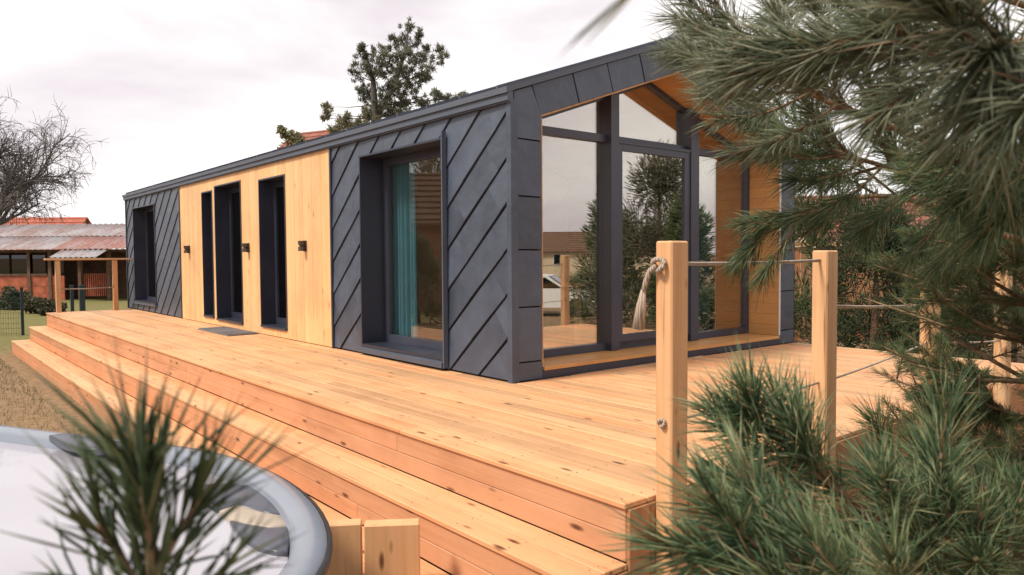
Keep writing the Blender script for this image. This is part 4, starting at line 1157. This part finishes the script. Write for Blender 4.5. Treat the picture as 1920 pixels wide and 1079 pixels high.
# smaller pine behind the railing
MP = at(1935, 700, 3.6)
MID = thing('bushy_pine', 'bushy young pine growing beside the last railing posts', 'tree', (MP.x, MP.y, GZ))
m_ = MB(); m_.tube([(0, 0, -.02), (.02, 0, 1.0), (0, .01, 2.0), (.02, 0, 2.75)], [.06, .045, .03, .008], 9); m_.build('trunk', M_BARK, MID, True)
bm_ = MB(); F = Fol(); r = random.Random(3)
for lv in range(13):
    z = .12+lv*.185
    for k in range(12):
        a = r.uniform(0, 6.28); L_ = r.uniform(.5, .98)*(1.0 if z < 1.6 else max(.25, 1-(z-1.6)*.65))
        d = Vector((math.cos(a), math.sin(a), r.uniform(.05, .4))).normalized()
        p = Vector((0, 0, z)); q = [p, p+d*L_*.5, p+d*L_+Vector((0, 0, .06))]
        bm_.tube(q, [.012, .008, .003], 5)
        F.shoot(q, 190, .070, .0018, .08, (25, 65), .1)
        for j in range(11):
            f = r.uniform(.22, .95); b = p.lerp(q[2], f); v = Vector((r.gauss(0, 1), r.gauss(0, 1), r.gauss(.2, .7))).normalized()
            e_ = b+(d*.7+v*.8).normalized()*r.uniform(.10, .2); bm_.tube([b, e_], [.005, .002], 4)
            F.shoot([b, b.lerp(e_, .5), e_], 80, .066, .0017, .1, (20, 60), .1)
bb = bm_.build('branches', M_TWIG, MID, True); bb['kind'] = 'stuff'
F.build(N_DEEP, MID, (0, 0, 0), 'crown')

# leader of a young pine right in front of the lens
YP = at(255, 1600, .62)
YNG = thing('young_pine', 'young pine whose leader shoot stands blurred in front of the hot tub', 'tree', (YP.x, YP.y, GZ))
O = YNG.location; D0 = .47
stem = [O.copy()]+curve([Vector((O.x, O.y, O.z+.9)), at(285, 1250, D0+.03), at(285, 1060, D0), at(272, 920, D0), at(262, 840, D0), at(258, 800, D0)], 3)
m_ = MB(); m_.tube([p-O for p in stem], [.008]+[.0055-.004*i/(len(stem)-2) for i in range(len(stem)-1)], 8); m_.build('trunk', plain('green_shoot', (.07, .06, .03), .8, .4, 40), YNG, True)
F = Fol()
up = [p for p in stem[2:]]
for n_, ln, path in ((46, .068, [(285, 1090), (276, 990), (264, 900)]), (24, .080, [(272, 920), (262, 880), (258, 850)]), (26, .078, [(280, 1010), (270, 930), (263, 880)]), (30, .075, [(285, 1180), (282, 1090), (276, 1000)]),
                    (30, .072, [(284, 1100), (330, 1010), (372, 940)]), (26, .070, [(282, 1130), (220, 1040), (185, 985)]), (30, .075, [(290, 1250), (284, 1160)]), (20, .07, [(285, 1200), (360, 1120), (420, 1080)]), (20, .07, [(285, 1220), (180, 1150), (120, 1120)])):
    q = curve([at(x, y, D0+rng.uniform(-.02, .03)) for x, y in path], 3)
    m2 = MB(); m2.tube([p-O for p in q], [.0028-.0014*i/(len(q)-1) for i in range(len(q))], 6); m2.build('twig', M_TWIG, YNG, True)
    F.shoot(q, n_, ln, .0025, .1, (12, 46), -.02, .25)
def ned(a, b, dz=0.0, w=.0028):
    p, q = at(a[0], a[1], D0+rng.uniform(-.01, .02)), at(b[0], b[1], D0+dz)
    v = q-p; F.B.append(np.array([tuple(p)])); F.D.append(np.array([tuple(v)])); F.L.append(np.array([v.length])); F.W.append(np.array([w])); F.Bd.append(nrg.normal(size=(1, 3))*.006)
for a, b in (((262, 870), (240, 668)), ((266, 880), (273, 672)), ((262, 900), (120, 745)), ((262, 890), (185, 720)), ((290, 900), (385, 690)), ((300, 900), (440, 715)), ((310, 900), (475, 728)), ((275, 880), (355, 680)),
             ((262, 900), (85, 805)), ((330, 930), (485, 745)), ((220, 1040), (65, 890)), ((220, 1010), (85, 860)), ((200, 1060), (45, 960)), ((180, 1090), (30, 1060)), ((340, 1000), (450, 850)), ((350, 1040), (470, 900)), ((380, 1080), (500, 950)), ((400, 1080), (520, 1000)), ((200, 1060), (110, 920))):
    ned(a, b, rng.uniform(-.03, .03))
F.build(N_LEAD, YNG, O)

# ------------------------------------------------------------------ neighbours seen mirrored in the glass
def placed(name, label, cat, x, y, h, group=None):
    t = thing(name, label, cat, (x, y, GZ), group); t.rotation_euler = (0, 0, h); return t
gable_house(placed('garden_house', 'brown brick house mirrored in the big window of the long wall', 'house', -19, -11, math.radians(125)), 12, 6, 3.6, 5.6, M_BRICKY, M_TIMBER, [(-3, 1.2, 1.2, 1.3), (1, 1.2, 1.2, 1.3)])
gable_house(placed('yard_house', 'low pale house mirrored in the left pane of the gable', 'house', 46, 49, math.radians(-45)), 14, 7, 2.8, 4.6, M_PLASTER, M_TIMBER, [(-3.5, 1.1, 1.4, 1.2), (3, 1.1, 1.4, 1.2)])
def mirrored_tree(label, x, y, r, h, mat, n=6000, ln=.2):
    px = at(0, 490, 1)
    t = thing('evergreen_tree', label, 'tree', (x, y, GZ), 'evergreens mirrored in the glass')
    m_ = MB(); m_.tube([(0, 0, 0), (.05, .03, h*.5), (0, 0, h*.95)], [.12, .07, .015], 7); m_.build('trunk', M_BARK, t)
    B_, D_ = [], []
    for k in range(44):
        f = rng.random(); z = h*(.1+.88*f); rr = r*(1-f)**.7*rng.uniform(.4, 1.05)+.05; a = rng.uniform(0, 6.28)
        q, dd = blob(n//44, .28*r, .28*r, .3*r, .1); B_.append(q+np.array([rr*math.cos(a), rr*math.sin(a), z])); D_.append(dd+np.array([.5*math.cos(a), .5*math.sin(a), .7]))
    blades('crown', np.concatenate(B_), np.concatenate(D_), nrg.uniform(.5, 1.2, sum(map(len, B_)))*ln, .028, (0, 0, 0), mat, t)
mirrored_tree('broad olive evergreen mirrored in the sliding door', 6.6, 11.2, 1.9, 4.6, N_FAR, 9000)
mirrored_tree('slim evergreen mirrored beside the mullion of the gable', 9.5, 12.4, 1.3, 3.6, N_DEEP)
mirrored_tree('low evergreen mirrored in the right pane of the gable', 4.4, 9.6, 1.0, 3.4, N_DEEP)
mirrored_tree('tall yellowish tree mirrored at the top of the big window', -24, -15.5, 3.0, 9.0, N_FARY, 9000, .3)
mirrored_tree('dark tree mirrored in the middle of the big window', -14.5, -7.5, .9, 2.6, N_DEEP)
CAR = placed('parked_car', 'white parked car mirrored in the left pane of the gable', 'car', 13.2, 13.0, math.radians(140))
prof = [(-2.15, .32), (2.1, .32), (2.18, .62), (2.0, .80), (1.05, .92), (.35, 1.40), (-1.25, 1.44), (-2.0, .98), (-2.2, .85)]
m_ = MB(); m_.prism([(x, -.86, z) for x, z in prof], [(x, .86, z) for x, z in prof]); m_.build('body', M_CARPAINT, CAR)
for sy in (-1, 1):
    m_ = MB(); a, b = sorted((sy*.861, sy*.872)); w_ = [(-1.75, .98), (.86, .98), (.30, 1.33), (-1.2, 1.36)]
    m_.prism([(x, a, z) for x, z in w_], [(x, b, z) for x, z in w_]); m_.build('side_window', M_GLASSD, CAR)
    for x in (-1.35, 1.35):
        m_ = MB(); m_.tube([(x, sy*.70, .32), (x, sy*.89, .32)], .32, 18); w = m_.build('wheel', M_TYRE, CAR)
        m_ = MB(); m_.tube([(x, sy*.885, .32), (x, sy*.90, .32)], .19, 14); m_.build('rim', M_FASCIA, w)
m_ = MB(); m_.prism([(1.03, -.74, .95), (1.03, .74, .95), (.40, .68, 1.385), (.40, -.68, 1.385)], [(1.06, -.74, .955), (1.06, .74, .955), (.43, .68, 1.39), (.43, -.68, 1.39)]); m_.build('windscreen', M_GLASSD, CAR)
